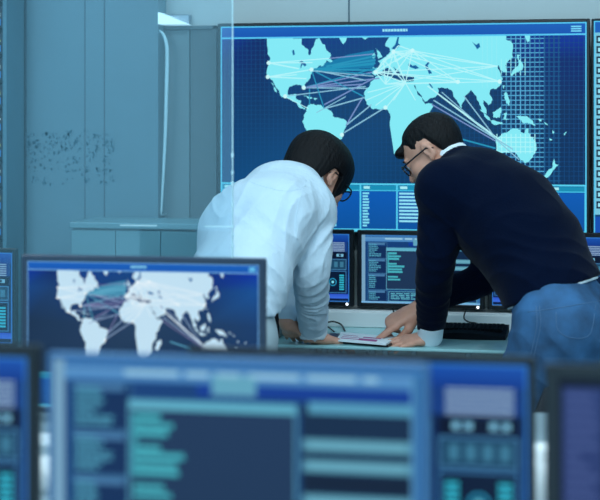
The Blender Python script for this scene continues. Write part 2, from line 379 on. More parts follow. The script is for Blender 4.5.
def dash_picture(w, h, seed=1, soft=1.0):
    s = Pic(w, h); r = random.Random(seed)
    s.rect(0, 0, 1, 1, (10,34,70), 0, (12,40,96)); s.rect(0, 0, 1, .12, (24,84,178), 1, (14,56,140))
    s.rect(.0, .12, .985, .26, (20,60,130), 1)
    for k in range(6):
        y = .125+k*.024
        s.rect(.76, y, .96, y+.013, (140,170,200), 2); s.rect(.04, y, .7, y+.012, (50,110,180), 2)
    s.rect(.74, .275, .975, .36, (8,20,44), 2)
    for x in (.78, .89): s.rect(x, .295, x+.06, .335, (120,185,215), 3); s.rect(x+.02, .30, x+.04, .33, (20,50,80), 4)
    s.frame(.74, .37, .975, .53, (70,130,170), .006, 3); s.rect(.75, .385, .965, .52, (28,70,100), 2)
    for k in range(4): s.rect(.77+k*.05, .41, .80+k*.05, .49, (60,120,150), 3)
    s.frame(.74, .545, .975, .87, (60,120,165), .006, 3); s.rect(.75, .56, .965, .86, (8,26,54), 2)
    for k in range(7):
        y = .60+k*.034; s.rect(.76, y, .80, y+.022, (50,180,205), 3); s.rect(.915, y, .955, y+.022, (50,180,205), 3)
    s.disc(.858, .71, .034, (40,150,190), 3); s.disc(.858, .71, .026, (8,26,54), 4); s.disc(.858, .71, .012, (120,220,240), 5)
    s.rect(.0, .885, 1, .95, (46,84,200), 3, (60,110,225)); s.rect(0, .95, 1, 1, (10,30,70), 3)
    # left part: chart area
    s.frame(.02, .28, .72, .86, (60,120,165), .005, 3)
    for k in range(14): s.line((.05+k*.047, .8-.3*r.random()), (.05+(k+1)*.047, .8-.3*r.random()), .005, (60,170,210), 4)
    for k in range(5): s.rect(.03, .34+k*.1, .71, .343+k*.1, (28,70,120), 3)
    s.frame(0, 0, 1, 1, (50,120,200), .008, 6)
    return s
def code_picture(w, h, seed=2):
    s = Pic(w, h); r = random.Random(seed)
    s.rect(0, 0, 1, 1, (16,62,120), 0, (22,70,120))
    s.rect(0, 0, 1, .03, (60,122,185), 1)
    s.rect(.0, .0, .032, 1, (120,165,195), 2)                      # pale rail on the left
    s.rect(.032, .035, 1, .10, (92,150,200), 2, (70,130,190)); s.text(.2, .045, .9, .09, 1, (150,200,225), 3, r)
    s.rect(.06, .12, .40, .17, (20,62,120), 2); s.rect(.40, .11, .98, .165, (12,62,160), 2, (14,52,135))
    s.rect(.44, .06, .56, .155, (98,165,190), 3)
    # three code boxes left
    for (a, b_) in ((.12, .34), (.36, .56), (.58, .80), (.82, .97)):
        s.rect(.06, a, .215, b_, (14,44,88), 2); s.frame(.055, a-.008, .22, b_+.008, (60,110,150), .004, 3)
        s.rect(.06, a, .2, a+.03, (70,120,165), 3); s.text(.065, a+.015, .17, b_-.01, max(3, int((b_-a)*36)), (84,164,192), 4, r)
    # central window
    s.rect(.21, .185, .67, .80, (30,54,88), 5, (28,52,84)); s.rect(.21, .185, .67, .235, (96,176,200), 6)
    s.frame(.21, .185, .67, .80, (84,150,180), .006, 6)
    for (y, y2, x) in ((.255, .285, .30), (.30, .325, .335), (.335, .365, .32), (.41, .435, .30), (.445, .475, .365), (.49, .515, .345), (.525, .555, .35), (.60, .625, .31), (.64, .665, .33)):
        s.rect(.225, y, x, y2, (70,176,190), 7)
    s.rect(.22, .26, .235, .56, (60,150,168), 7)
    # right list
    s.rect(.68, .185, .975, 1, (16,40,70), 4)
    s.rect(.70, .17, .97, .225, (84,156,188), 5)
    for (y, y2) in ((.345, .405), (.445, .505), (.61, .68), (.72, .775)):
        s.rect(.685, y, .97, y2, (84,146,170), 5); s.rect(.70, y+.015, .955, y2-.015, (104,170,190), 6)
    s.rect(.69, .52, .965, .595, (10,26,50), 5)
    # bottom panes
    s.rect(.23, .83, .975, .97, (20,54,98), 6); s.frame(.23, .825, .975, .975, (96,165,190), .005, 7)
    s.text(.25, .85, .60, .95, 4, (96,180,200), 7, r)
    s.rect(.97, .04, .975, 1, (96,160,200), 6); s.rect(.975, .03, 1, 1, (52,110,165), 6)
    s.rect(.0, .975, 1, 1, (120,180,225), 8)
    return s
def purple_picture(w, h):
    s = Pic(w, h); s.rect(0, 0, 1, 1, (12,22,42), 0); s.rect(.01, .04, .12, .97, (44,62,116), 1, (40,54,104))
    r = random.Random(5)
    for k in range(18): s.rect(.02, .07+k*.049, .02+.09*r.uniform(.4, 1), .09+k*.049, (70,88,142), 2)
    s.rect(.14, .06, .98, .95, (16,40,84), 1); s.text(.16, .1, .9, .9, 18, (50,90,140), 2, r)
    return s

# ---------------------------------------------------------------- monitors
def monitor(px0, px1, ytop, ybot, Y, pic, label, group=None, bez=.018, desk_z=.74, mat_b='bezel', name='desktop_monitor', mount='stand', ref=0, chin=None, dot=False, thick=.035, width=None):
    """front face lies on the room plane y=Y; outer edges seen at px0..px1"""
    if width and px1 is not None:
        b_ = WP(px1, 0, Y).x; a_ = b_-width
    elif width:
        a_ = WP(px0, 0, Y).x; b_ = a_+width
    else: a_ = WP(px0, 0, Y).x; b_ = WP(px1, 0, Y).x
    pr = px0 if ref == 0 else px1
    zt = WP(pr, ytop, Y).z; zb = WP(pr, ybot, Y).z if ybot > 5 else zt-ybot
    w = b_-a_; h = zt-zb; cx = (a_+b_)/2
    base = desk_z if mount == 'stand' else zb
    t = thing(name, (cx, Y, base), label, 'monitor' if name == 'desktop_monitor' else 'display', group=group)
    z0, z1 = zb-base, zt-base; chin = chin or bez
    f = MB()
    f.box(-w/2, -w/2+bez, 0, thick*.6, z0, z1, .003).box(w/2-bez, w/2, 0, thick*.6, z0, z1, .003)
    f.box(-w/2+bez*.8, w/2-bez*.8, 0, thick*.6, z1-bez, z1, .003).box(-w/2+bez*.8, w/2-bez*.8, 0, thick*.6, z0, z0+chin, .003)
    f.build('bezel', M[mat_b], t)
    MB().box(-w/2+.004, w/2-.004, thick*.55, thick, z0+.004, z1-.004, .006).build('back_shell', M['backshell'], t)
    sw, sh = w-2*bez+.002, h-bez-chin+.002
    MB().box(-sw/2, sw/2, .0035, thick*.56, z0+chin-.001, z1-bez+.001).build('display_panel', M['black'], t)
    s = pic(sw, sh); s.build(t, (-sw/2, .003, z1-bez+.001))
    if dot:
        d = MB(); d.lathe([(.0045, 0), (.0045, .001)], n=16)
        o = d.build('logo_dot', M['led'], t, True); o.rotation_euler = (math.pi/2, 0, 0); o.location = (w/2-.022, -.0005, z0+chin*.5)  # white logo dot, given a glow of its own
    if mount == 'stand':
        MB().box(-.035, .035, thick*.9, thick+.025, .01, z0+h*.55, .006).build('stand_neck', M['silver' if mat_b != 'bezel' else 'black'], t)
        MB().box(-.12, .12, -.03, .11, 0, .012, .005).build('stand_foot', M['silver' if mat_b != 'bezel' else 'black'], t)
    else:
        MB().box(-.06, .06, thick*.95, WALL-Y-.001, z0+h*.35, z0+h*.65, .004).build('wall_mount', M['black'], t)
    return t
WALL = 5.47
TY = 5.385
# wall display
monitor(217.5, 590, 21.5+2, 233, TY, map_picture, 'large wall display glowing with a blue world map of linked cities', name='wall_display', mount='wall', bez=.012, group='wall displays')
monitor(591.5, None, 18.6, WP(217.5, 23.5, TY).z-WP(217.5, 233, TY).z, TY, list_picture, 'wall display at the right picture edge with a pale column of dark icons', name='wall_display', mount='wall', bez=.008, width=1.28, group='wall displays')
# back row monitors (wall mounted above the table)
bx0 = WP(357, 0, 5.33).x; bx1 = WP(484.5, 0, 5.33).x; BW = bx1-bx0
BH = WP(357, 230, 5.33).z-WP(357, 307, 5.33).z
monitor(None, 353.5, 229.7, BH, 5.33, dash_picture, 'wall monitor behind the white shirted man, half hidden, showing dashboard panels', mount='wall', bez=.016, ref=1, dot=True, width=BW, group='monitors mounted above the table')
monitor(357, None, 230, BH, 5.33, code_picture, 'wall monitor between the two men showing windows of code', mount='wall', bez=.016, dot=True, width=BW, group='monitors mounted above the table')
monitor(487.5, None, 231.5, BH, 5.33, lambda w, h: dash_picture(w, h, 5), 'wall monitor mostly hidden behind the navy sweater of the standing man', mount='wall', bez=.016, dot=True, width=BW, group='monitors mounted above the table')
# far left small one
monitor(None, 16, 248.5, .30, 4.55, lambda w, h: dash_picture(w, h, 9), 'dark framed monitor at the left picture edge beside the map monitor', bez=.014, desk_z=.75, ref=1, width=.50)
# middle monitor with map
monitor(21, 265, 254.5, 412, 3.55, lambda w, h: map_picture(w, h, True), 'mid row monitor with a pale world map in front of the white shirted man', bez=.016, desk_z=.74, mat_b='bezel2')
# front row, out of focus
monitor(-1e9 and None, 38, 345.5, .335, 2.30, lambda w, h: dash_picture(w, h, 4), 'blurred black framed foreground monitor at the left edge with striped list', bez=.02, ref=1, width=.56, group='blurred foreground monitors')
monitor(47, 429, 352.5, 567, 2.275, code_picture, 'blurred widest foreground monitor with a dark code window in its centre', bez=.010, mat_b='frontbezel', group='blurred foreground monitors')
monitor(None, 536, 357.5, .335, 2.50, lambda w, h: dash_picture(w, h, 6), 'blurred foreground monitor poking out right of the widest one, pale stripes', bez=.014, ref=1, width=.56, group='blurred foreground monitors')
monitor(544, None, 364, .335, 2.30, purple_picture, 'blurred foreground monitor at the right edge with a dim purple column', bez=.022, width=.56, group='blurred foreground monitors')

# ---------------------------------------------------------------- room
def quadbox(name, x0, x1, y0, y1, z0, z1, m, b=0, parent=None):
    return MB().box(x0, x1, y0, y1, z0, z1, b).build(name, m, parent)
struct(quadbox('floor', -3.6, 3.2, -1.2, WALL+.1, -.1, 0, M['floor']))
struct(quadbox('ceiling', -3.6, 3.2, -1.2, WALL+.1, 2.75, 2.85, M['ceil']))
struct(quadbox('wall_back', -3.6, 3.2, WALL, WALL+.1, 0, 2.75, M['wall']))
struct(quadbox('wall_left', -3.7, -3.6, -1.2, WALL+.1, 0, 2.75, M['wall2']))
struct(quadbox('wall_right', 3.2, 3.3, -1.2, WALL+.1, 0, 2.75, M['wall']))
# joints of the wall cladding
xs = WP(349, 0, WALL).x
tr_ = MB()
for k in (0, 1): tr_.box(xs-.0025+k*1.35, xs+.0025+k*1.35, WALL-.002, WALL+.001, 0, 2.75)
struct(tr_.build('trim_1', M['seam']))
# blue cladding left
a0, a1 = WP(-60, 0, 5.36).x, WP(158, 0, 5.36).x
struct(quadbox('wall_back_left', a0, a1, 5.36, 5.46, 0, 2.75, M['panel']))
sm_ = MB()
for p_, t_ in ((26, .004), (85, .002), (104.5, .002)):
    x = WP(p_, 0, 5.36).x; sm_.box(x-t_/1.5, x+t_/1.5, 5.357, 5.361, 0, 2.75)
struct(sm_.build('trim_2', M['seam']))
# door
d0, d1 = WP(160, 0, 5.44).x, WP(217, 0, 5.44).x
dt = WP(190, 26, 5.44).z
dr = bpy.data.objects.new('door_1', None); COL.objects.link(dr); dr.location = ((d0+d1)/2, 5.44, 0); struct(dr)
hw = (d1-d0)/2
dx = WP(190, 0, 5.44).x-(d0+d1)/2
MB().box(-hw+.012, dx-.002, 0, .02, 0.01, dt-.012, .002).build('door_leaf', M['door'], dr)
MB().box(dx+.002, hw-.012, -.004, .02, 0.01, dt-.012, .002).build('door_leaf', M['doorframe'], dr)
MB().box(-hw, -hw+.012, -.012, .025, 0, dt).box(hw-.012, hw, -.012, .025, 0, dt).box(-hw, hw, -.012, .025, dt-.012, dt).build('door_frame', M['doorframe'], dr)
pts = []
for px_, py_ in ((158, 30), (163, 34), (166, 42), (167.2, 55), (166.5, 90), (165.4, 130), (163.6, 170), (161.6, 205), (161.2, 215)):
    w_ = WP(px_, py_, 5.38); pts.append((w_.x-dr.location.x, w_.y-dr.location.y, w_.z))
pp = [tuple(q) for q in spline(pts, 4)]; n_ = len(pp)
MB().tube([(pp[0][0], .0, pp[0][2])]+pp+[(pp[-1][0], .0, pp[-1][2])], [.003]+[.0025+.0042*math.sin(math.pi*min(1, .12+i/n_*.9)) for i in range(n_)]+[.004], 12).build('handle_shaped_bar', M['strip'], dr, True)  # pale bar modelled in place of a reflected light streak
# glowing wedge added for a bright patch of ceiling light above the door
wl = thing('glow_wedge', WP(158, 24, 5.36), 'small bright glowing wedge added above the grey door', 'lamp')
o_ = wl.location; q1 = WP(158, 12, 5.36)-o_; q2 = WP(186, 24, 5.36)-o_; q0 = Vector((0, 0, 0))
v = [q0, q2, q1]+[q+Vector((0, .08, 0)) for q in (q0, q2, q1)]
MB().add([tuple(q) for q in v], [(0,1,2), (5,4,3), (0,3,4,1), (1,4,5,2), (2,5,3,0)]).build('wedge_body', mat('wedge_glow', (205, 238, 245), .4, emis=.75), wl)
MB().box(0, q2.x*.9, .078, .11, -.012, q1.z*.9, .002).build('added_wedge_bracket', M['silver'], wl)
# low cabinet behind the glass
c0, c1 = WP(71, 0, 5.0).x, WP(206, 0, 5.0).x; cz = WP(140, 223, 5.0).z
cb = thing('low_cabinet', ((c0+c1)/2, 5.0, 0), 'long low teal cabinet against the back wall behind the glass panel', 'cabinet')
cw = (c1-c0)/2
MB().box(-cw, cw, .015, .28, .06, cz-.02, .003).build('carcass', M['cab'], cb)
MB().box(-cw-.005, cw+.005, -.005, .29, cz-.02, cz, .003).build('cabinet_top', M['cab'], cb)
MB().box(-cw+.03, cw-.03, .03, .27, 0, .06).build('plinth', M['rack'], cb)
for k in range(3):
    x0 = -cw+k*2*cw/3; dd = MB().box(x0+.001, x0+2*cw/3-.001, 0, .015, .07, cz-.026, .002).build('door', M['cab'], cb)
    MB().box(x0+.03, x0+.04, -.02, 0.001, cz-.3, cz-.14, .002).build('handle_shaped_bar', M['silver'], dd)
# server rack
r1 = WP(6.5, 0, 5.17).x; rz = 2.3
rk = thing('server_rack', (r1-.3, 5.17, 0), 'tall shallow server rack with lit slots at the left picture edge', 'server rack')
MB().box(-.3, -.275, 0, .17, 0, rz).box(-.3, .3, 0, .17, rz-.03, rz).box(-.3, .3, 0, .17, 0, .04).box(-.3, .3, .16, .17, 0, rz).build('rack_frame', M['rack'], rk)
MB().box(.285, .3, 0, .17, 0, rz, .002).build('side_panel', M['panel'], rk)
rr = random.Random(11)
for k in range(24):
    z = .06+k*.09
    u_ = MB().box(-.27, .283, .01, .15, z, z+.078, .003).build('server_unit', M['rack'], rk)
    e_ = MB()
    e_.box(-.2, .275, .005, .011, z+.012, z+.034, mi=0)
    e_.box(.262, .272, .003, .009, z+.045, z+.055, mi=1 if k % 2 else 2)
    e_.build('indicator_light', [M['ledb'], M['led'], M['ledy']], u_)

# glass panel in front of the left man
GY = 4.02
gx = WP(232, 0, GY).x; gx0 = WP(-45, 0, GY).x
gp = thing('glass_panel', ((gx+gx0)/2, GY, 0), 'tall clear glass partition panel in front of the white shirted man, dotted free edge', 'glass partition')
gw = (gx-gx0)/2
MB().box(-gw, gw, 0, .01, .02, 2.74).build('glass_pane', M['glass'], gp)
MB().box(-gw, gw, -.012, .022, 0, .02).build('floor_channel', M['steel'], gp)
ed = MB(); ed.box(gw, gw+.0012, 0, .01, .02, 2.74); 
z = .95
re_ = random.Random(4)
while z < 1.36:
    l_ = re_.uniform(.004, .014); ed.box(gw-.0022, gw+.0026, -.001, .011, z, z+l_, .0008); z += l_+re_.uniform(.012, .05)
ed.build('edge_strip', M['strip'], gp)
lz = WP(180, 226, GY).z
for a_, b_ in ((120, 157), (205, 231)):
    ln = MB(); ln.box(WP(a_, 0, GY).x-gp.location.x, WP(b_, 0, GY).x-gp.location.x, -.001, .0, lz-.0012, lz+.0012)
    ln.build('etched_line', M['strip'], gp)
fl = MB(); rf_ = random.Random(21)
for k in range(210):
    px_ = rf_.uniform(27, 114); py_ = 131+54*rf_.random()**1.2
    if rf_.random() < .3: py_ = rf_.uniform(133, 150)
    w_ = WP(px_, py_, GY); x = w_.x-gp.location.x; z = w_.z; a = rf_.uniform(.001, .003); b_ = rf_.uniform(.002, .0065)
    an = rf_.uniform(-.6, .6); n = 7; vv = []
    for i in range(n):
        t = 2*math.pi*i/n; ex, ez = a*math.cos(t)*rf_.uniform(.7, 1.2), b_*math.sin(t)*rf_.uniform(.7, 1.2)
        vv.append((x+ex*math.cos(an)-ez*math.sin(an), -.0006, z+ex*math.sin(an)+ez*math.cos(an)))
    fl.add(vv, [tuple(range(n))])
fl.build('marker_flecks', M['mark'], gp)['kind'] = 'stuff'

# ---------------------------------------------------------------- meeting table along the back wall
TF = 4.84; TZ = .76
tx0, tx1 = WP(212, 0, TF).x, 2.4
tb = thing('work_table', ((tx0+tx1)/2, TF, 0), 'long pale teal table along the back wall that both men lean on', 'table')
tw = (tx1-tx0)/2
MB().box(-tw, tw, 0, WALL-TF-.003, TZ-.010, TZ, .002).build('tabletop', M['table'], tb)
MB().box(-tw+.03, tw-.03, .56, .59, TZ-.07, TZ-.0105, .003).build('apron', M['steel'], tb)
for px_ in (317, 328, 375, 388, 416, 470, 262, 560):
    x = WP(px_, 0, TF+.08).x-tb.location.x
    MB().box(x-.009, x+.009, .02, .045, 0, TZ-.010, .002).build('leg', M['steel'], tb)
bz = MB()
for px_ in (333, 339, 366, 372):
    a_ = WP(px_, 0, TF+.06).x-tb.location.x
    bz.tube([(a_, .07, TZ-.025), (a_+.05, .07, TZ-.12)], .004, 8)
bz.tube([(-tw+.1, .07, TZ-.12), (tw-.1, .07, TZ-.12)], .006, 8)
bz.build('brace', M['steel'], tb)
# middle and front desks
dk = thing('office_desk', (0, 0, 0), 'grey desk carrying the map monitor', 'desk'); 
x0, x1 = -1.55, .95
dk.location = ((x0+x1)/2, 2.78, 0); w_ = (x1-x0)/2
MB().box(-w_, w_, 0, 1.14, .715, .74, .004).build('desktop', M['desk'], dk)
for sx in (-1, 1):
    for y in (.04, 1.06): MB().box(sx*(w_-.05)-.02, sx*(w_-.05)+.02, y, y+.04, 0, .715, .003).build('leg', M['steel'], dk)
dk = thing('office_desk', (-.1, 2.05, 0), 'front desk below the blurred foreground monitors', 'desk')
MB().box(-1.45, 1.45, 0, .70, .715, .74, .004).build('desktop', M['desk'], dk)
for sx in (-1, 1):
    for y in (.04, .64): MB().box(sx*1.4-.02, sx*1.4+.02, y, y+.04, 0, .715, .003).build('leg', M['steel'], dk)
dk = thing('side_desk', (-1.75, 4.08, 0), 'small grey desk under the monitor at the left edge', 'desk')
MB().box(-.3, .42, 0, .65, .725, .75, .004).build('desktop', M['desk'], dk)
for sx in (-.27, .37):
    for y in (.04, .52): MB().box(sx, sx+.03, y, y+.03, 0, .725, .003).build('leg', M['steel'], dk)
# white mug / cup / papers seen in the gaps
def mug(p, label, handle_side, h=.09, r=.04):
    t = thing('mug', p, label, 'mug')
    MB().lathe([(r*.8, 0), (r*.95, .004), (r, h*.3), (r, h), (r*.92, h), (r*.9, .01), (.001, .008)], n=28).build('cup_body', M['white_cer'], t, True)
    MB().tube(spline([(handle_side*r*.95, 0, h*.8), (handle_side*(r+.022), 0, h*.72), (handle_side*(r+.022), 0, h*.35), (handle_side*r*.95, 0, h*.25)], 5), .005, 8).build('handle', M['white_cer'], t, True)
q = WP(44, 490, 2.89); q.z = .74; mug(q, 'small white mug in the gap between the two leftmost blurred monitors', -1, .058, .034)
q = WP(538, 498, 2.90); q.z = .74; mug(q, 'tall white mug in the gap left of the purple monitor', -1, .118, .038)
q = WP(48, 440, 3.30); pst = thing('paper_pad', (q.x, 3.27, .7405), 'white paper pad on the grey desk below the map monitor', 'paper')
MB().box(-.08, .12, 0, .10, 0, .012, .002).build('pages', M['paper'], pst)

# things on the table -------------------------------------------------
def on_table(px, py, z=TZ):
    D = (CH-z)*F/(py-Y0); return W(P(px, py, D))
def slab(name, corners, z, h, m, label, cat, dome=0):
    c = sum(corners, Vector())/len(corners); t = thing(name, (c.x, c.y, z), label, cat)
    mb = MB(); n = len(corners); v = [(q.x-c.x, q.y-c.y, 0) for q in corners]+[(q.x-c.x, q.y-c.y, h) for q in corners]
    mb.add(v, [tuple(range(n))[::-1], tuple(range(n, 2*n))]+[(i, (i+1) % n, n+(i+1) % n, n+i) for i in range(n)])
    return t, mb, c
# document stack: a black folder, paper on it with print
cs = [on_table(*p) for p in ((321, 342), (388, 347.5), (402, 341), (346, 335.5))]
t, mb, c = slab('document_folder', cs, TZ+.0005, .008, None, 'thin black folder lying under the white papers', 'folder')
mb.build('cover', M['black'], t)
cs = [on_table(*p, z=TZ+.009) for p in ((334, 341), (386, 345.5), (397, 338.5), (341, 333.5))]
t, mb, c = slab('paper_sheet', cs, TZ+.009, .005, None, 'white printed papers the man in navy points at', 'paper')
mb.build('sheet', M['paper'], t)
e1 = (cs[1]-cs[0]); e2 = (cs[3]-cs[0]); pr_ = MB()
for k, (u0, v0, u1, v1) in enumerate(((.1, .2, .5, .28), (.1, .4, .45, .46), (.1, .6, .4, .66), (.5, .5, .85, .62), (.45, .15, .8, .4))):
    def qq(u, v): p_ = cs[0]+e1*u+e2*v-c; return (p_.x, p_.y, .0053)
    pr_.add([qq(u0, v0), qq(u1, v0), qq(u1, v1), qq(u0, v1)], [(0, 1, 2, 3)])
pr_.build('print', M['print'], t)
# dark phone near left hand
cs = [on_table(*p, z=TZ+.009) for p in ((325, 340.5), (336, 341), (340, 336), (330, 335.2))]
t, mb, c = slab('phone', cs, TZ+.009, .008, None, 'small dark phone beside the white shirted man\'s hand', 'phone'); mb.build('casing', M['black'], t)
# keyboard behind the right man's arm
kb = thing('keyboard', (0, 0, 0), 'black keyboard on the table behind the navy sleeve', 'keyboard')
ka, kc = on_table(436, 338.5), on_table(506, 339.5); kb.location = (ka.x, ka.y+.0, TZ+.0005)
kw = kc.x-ka.x; kd = .16
bod = MB(); 
n = 16; vv = []
for i in range(n+1):
    x = kw*i/n; bow = .014*math.sin(math.pi*i/n)
    vv += [(x, -bow, 0), (x, -bow, .012+.010*math.sin(math.pi*min(1, i/n*1.1+.05))), (x, kd, .030), (x, kd, 0)]
ff = []
for i in range(n):
    for k in range(4): ff.append((i*4+k, (i+1)*4+k, (i+1)*4+(k+1) % 4, i*4+(k+1) % 4)[::-1])
ff += [(0, 1, 2, 3), (n*4+3, n*4+2, n*4+1, n*4)]
bod.add(vv, ff); bod.build('case', M['key'], kb)
ks = MB(); 
for r_ in range(5):
    for k in range(14):
        x = .012+k*(kw-.024)/14; y = .045+r_*.021; zk = .0225+(y/kd)*.0085
        ks.box(x, x+(kw-.024)/14-.002, y, y+.018, zk-.004, zk+.005, .001)
ks.build('keys', M['key'], kb)
pd = thing('paper_sheet', on_table(505, 333), 'white sheet on the table right of the keyboard', 'paper'); pd.location.z = TZ+.0005
MB().box(-.015, .21, -.04, .15, 0, .002).build('sheet', M['paper'], pd)
# pale ledge added to brighten the shaded strip below the wall monitors
up = thing('added_bright_ledge', ((WP(285, 0, 5.30).x+2.3)/2, 5.30, TZ+.0005), 'added long pale ledge on the table below the wall monitors', 'added ledge')
uw = (2.3-WP(285, 0, 5.30).x)/2
MB().box(-uw, uw, 0, WALL-5.30-.004, 0, .052, .003).build('added_ledge_body', M['added_ledge'], up)
MB().box(-uw+.002, uw-.002, .004, WALL-5.30-.006, .0522, .056, .001).build('added_ledge_lid', M['added_ledge'], up)
# cables
def cable(pxs, label, r=.0028):
    ps = [W(P(*p)) for p in pxs]
    pts_ = spline([tuple(p) for p in ps], 8); z0 = pts_[0]
    b0 = Vector((pts_[0][0], pts_[0][1], pts_[0][2]))
    o = MB().tube([tuple(Vector(tuple(q))-b0) for q in pts_], r, 8).build('cable', M['cable'], None, True)
    o.location = b0; tag(o, label, 'cable'); return o
cable([(322, 312, 5.375), (325, 322, 5.37), (333, 321.5, 5.36), (341, 324.5, 5.365), (345, 331.0, 5.27)], 'thin black cable hanging below the dashboard monitor, longer loop')
cable([(318, 312, 5.375), (321, 325, 5.36), (328, 327, 5.33), (334, 331.5, 5.25)], 'thin black cable under the dashboard monitor, shorter inner loop', .0024)
cable([(392, 308, 5.33), (396, 316, 5.325), (401, 319, 5.32), (408, 322, 5.32)], 'thin black cable below the code monitor behind the pointing hand', .0024)
cable([(466, 309, 5.275), (464, 318, 5.27), (469, 322, 5.24), (476, 323, 5.22)], 'thin black cable above the keyboard', .0024)
# black desktop computer behind left man's hands
c_ = on_table(272.5, 339)
pc = thing('computer_tower', (c_.x, c_.y, TZ), 'slim black computer case on the table between the white shirt and the left hand', 'computer')
MB().box(-.021, .021, 0, .20, .006, .155, .004).build('case', M['black'], pc)
MB().box(-.016, .016, -.003, .001, .016, .145, .001).build('front_panel', M['bezel'], pc)
for sy in (.02, .16): MB().box(-.015, .015, sy, sy+.02, 0, .006).build('foot', M['cable'], pc)

# office chair behind the purple monitor
ch = thing('office_chair', W(P(634, 500, 4.02)), 'black mesh office chair behind the right edge monitors', 'chair', rz=.2); ch.location.z = 0
MB().box(-.235, .235, -.22, .22, .43, .50, .03).build('seat', M['chairf'], ch)
bk = MB(); sec = [(.50, .16), (.56, .2), (.66, .222), (.68, .21), (.735, .19), (.75, .15)]
vv = []; ff = []
for z, hw_ in sec:
    for i in range(9):
        t = -1+i/4; vv.append((t*hw_, .22-.05*(1-t*t)*-1*.6, z))
    for i in range(9):
        t = 1-i/4; vv.append((t*hw_, .25-.05*(1-t*t)*-1*.6, z))
for j in range(len(sec)-1):
    for i in range(18): ff.append((j*18+i, j*18+(i+1) % 18, (j+1)*18+(i+1) % 18, (j+1)*18+i))
ff += [tuple(range(18))[::-1], tuple(range((len(sec)-1)*18, len(sec)*18))]
bk.add(vv, ff); bk.build('backrest', M['chairf'], ch, True)
MB().box(-.03, .03, .20, .30, .42, .60, .006).build('back_bracket', M['black'], ch)
MB().tube([(0, 0, .1), (0, 0, .43)], .028, 14).build('gas_lift', M['black'], ch, True)
for k in range(5):
    a = 2*math.pi*k/5+.3
    l_ = MB().tube([(0, 0, .11), (.15*math.cos(a), .15*math.sin(a), .09), (.28*math.cos(a), .28*math.sin(a), .07)], [.025, .02, .015], 10).build('leg', M['black'], ch, True)
    MB().tube([(.28*math.cos(a)-.012*math.sin(a), .28*math.sin(a)+.012*math.cos(a), .03), (.28*math.cos(a)+.012*math.sin(a), .28*math.sin(a)-.012*math.cos(a), .03)], .03, 14).build('castor', M['black'], l_, True)

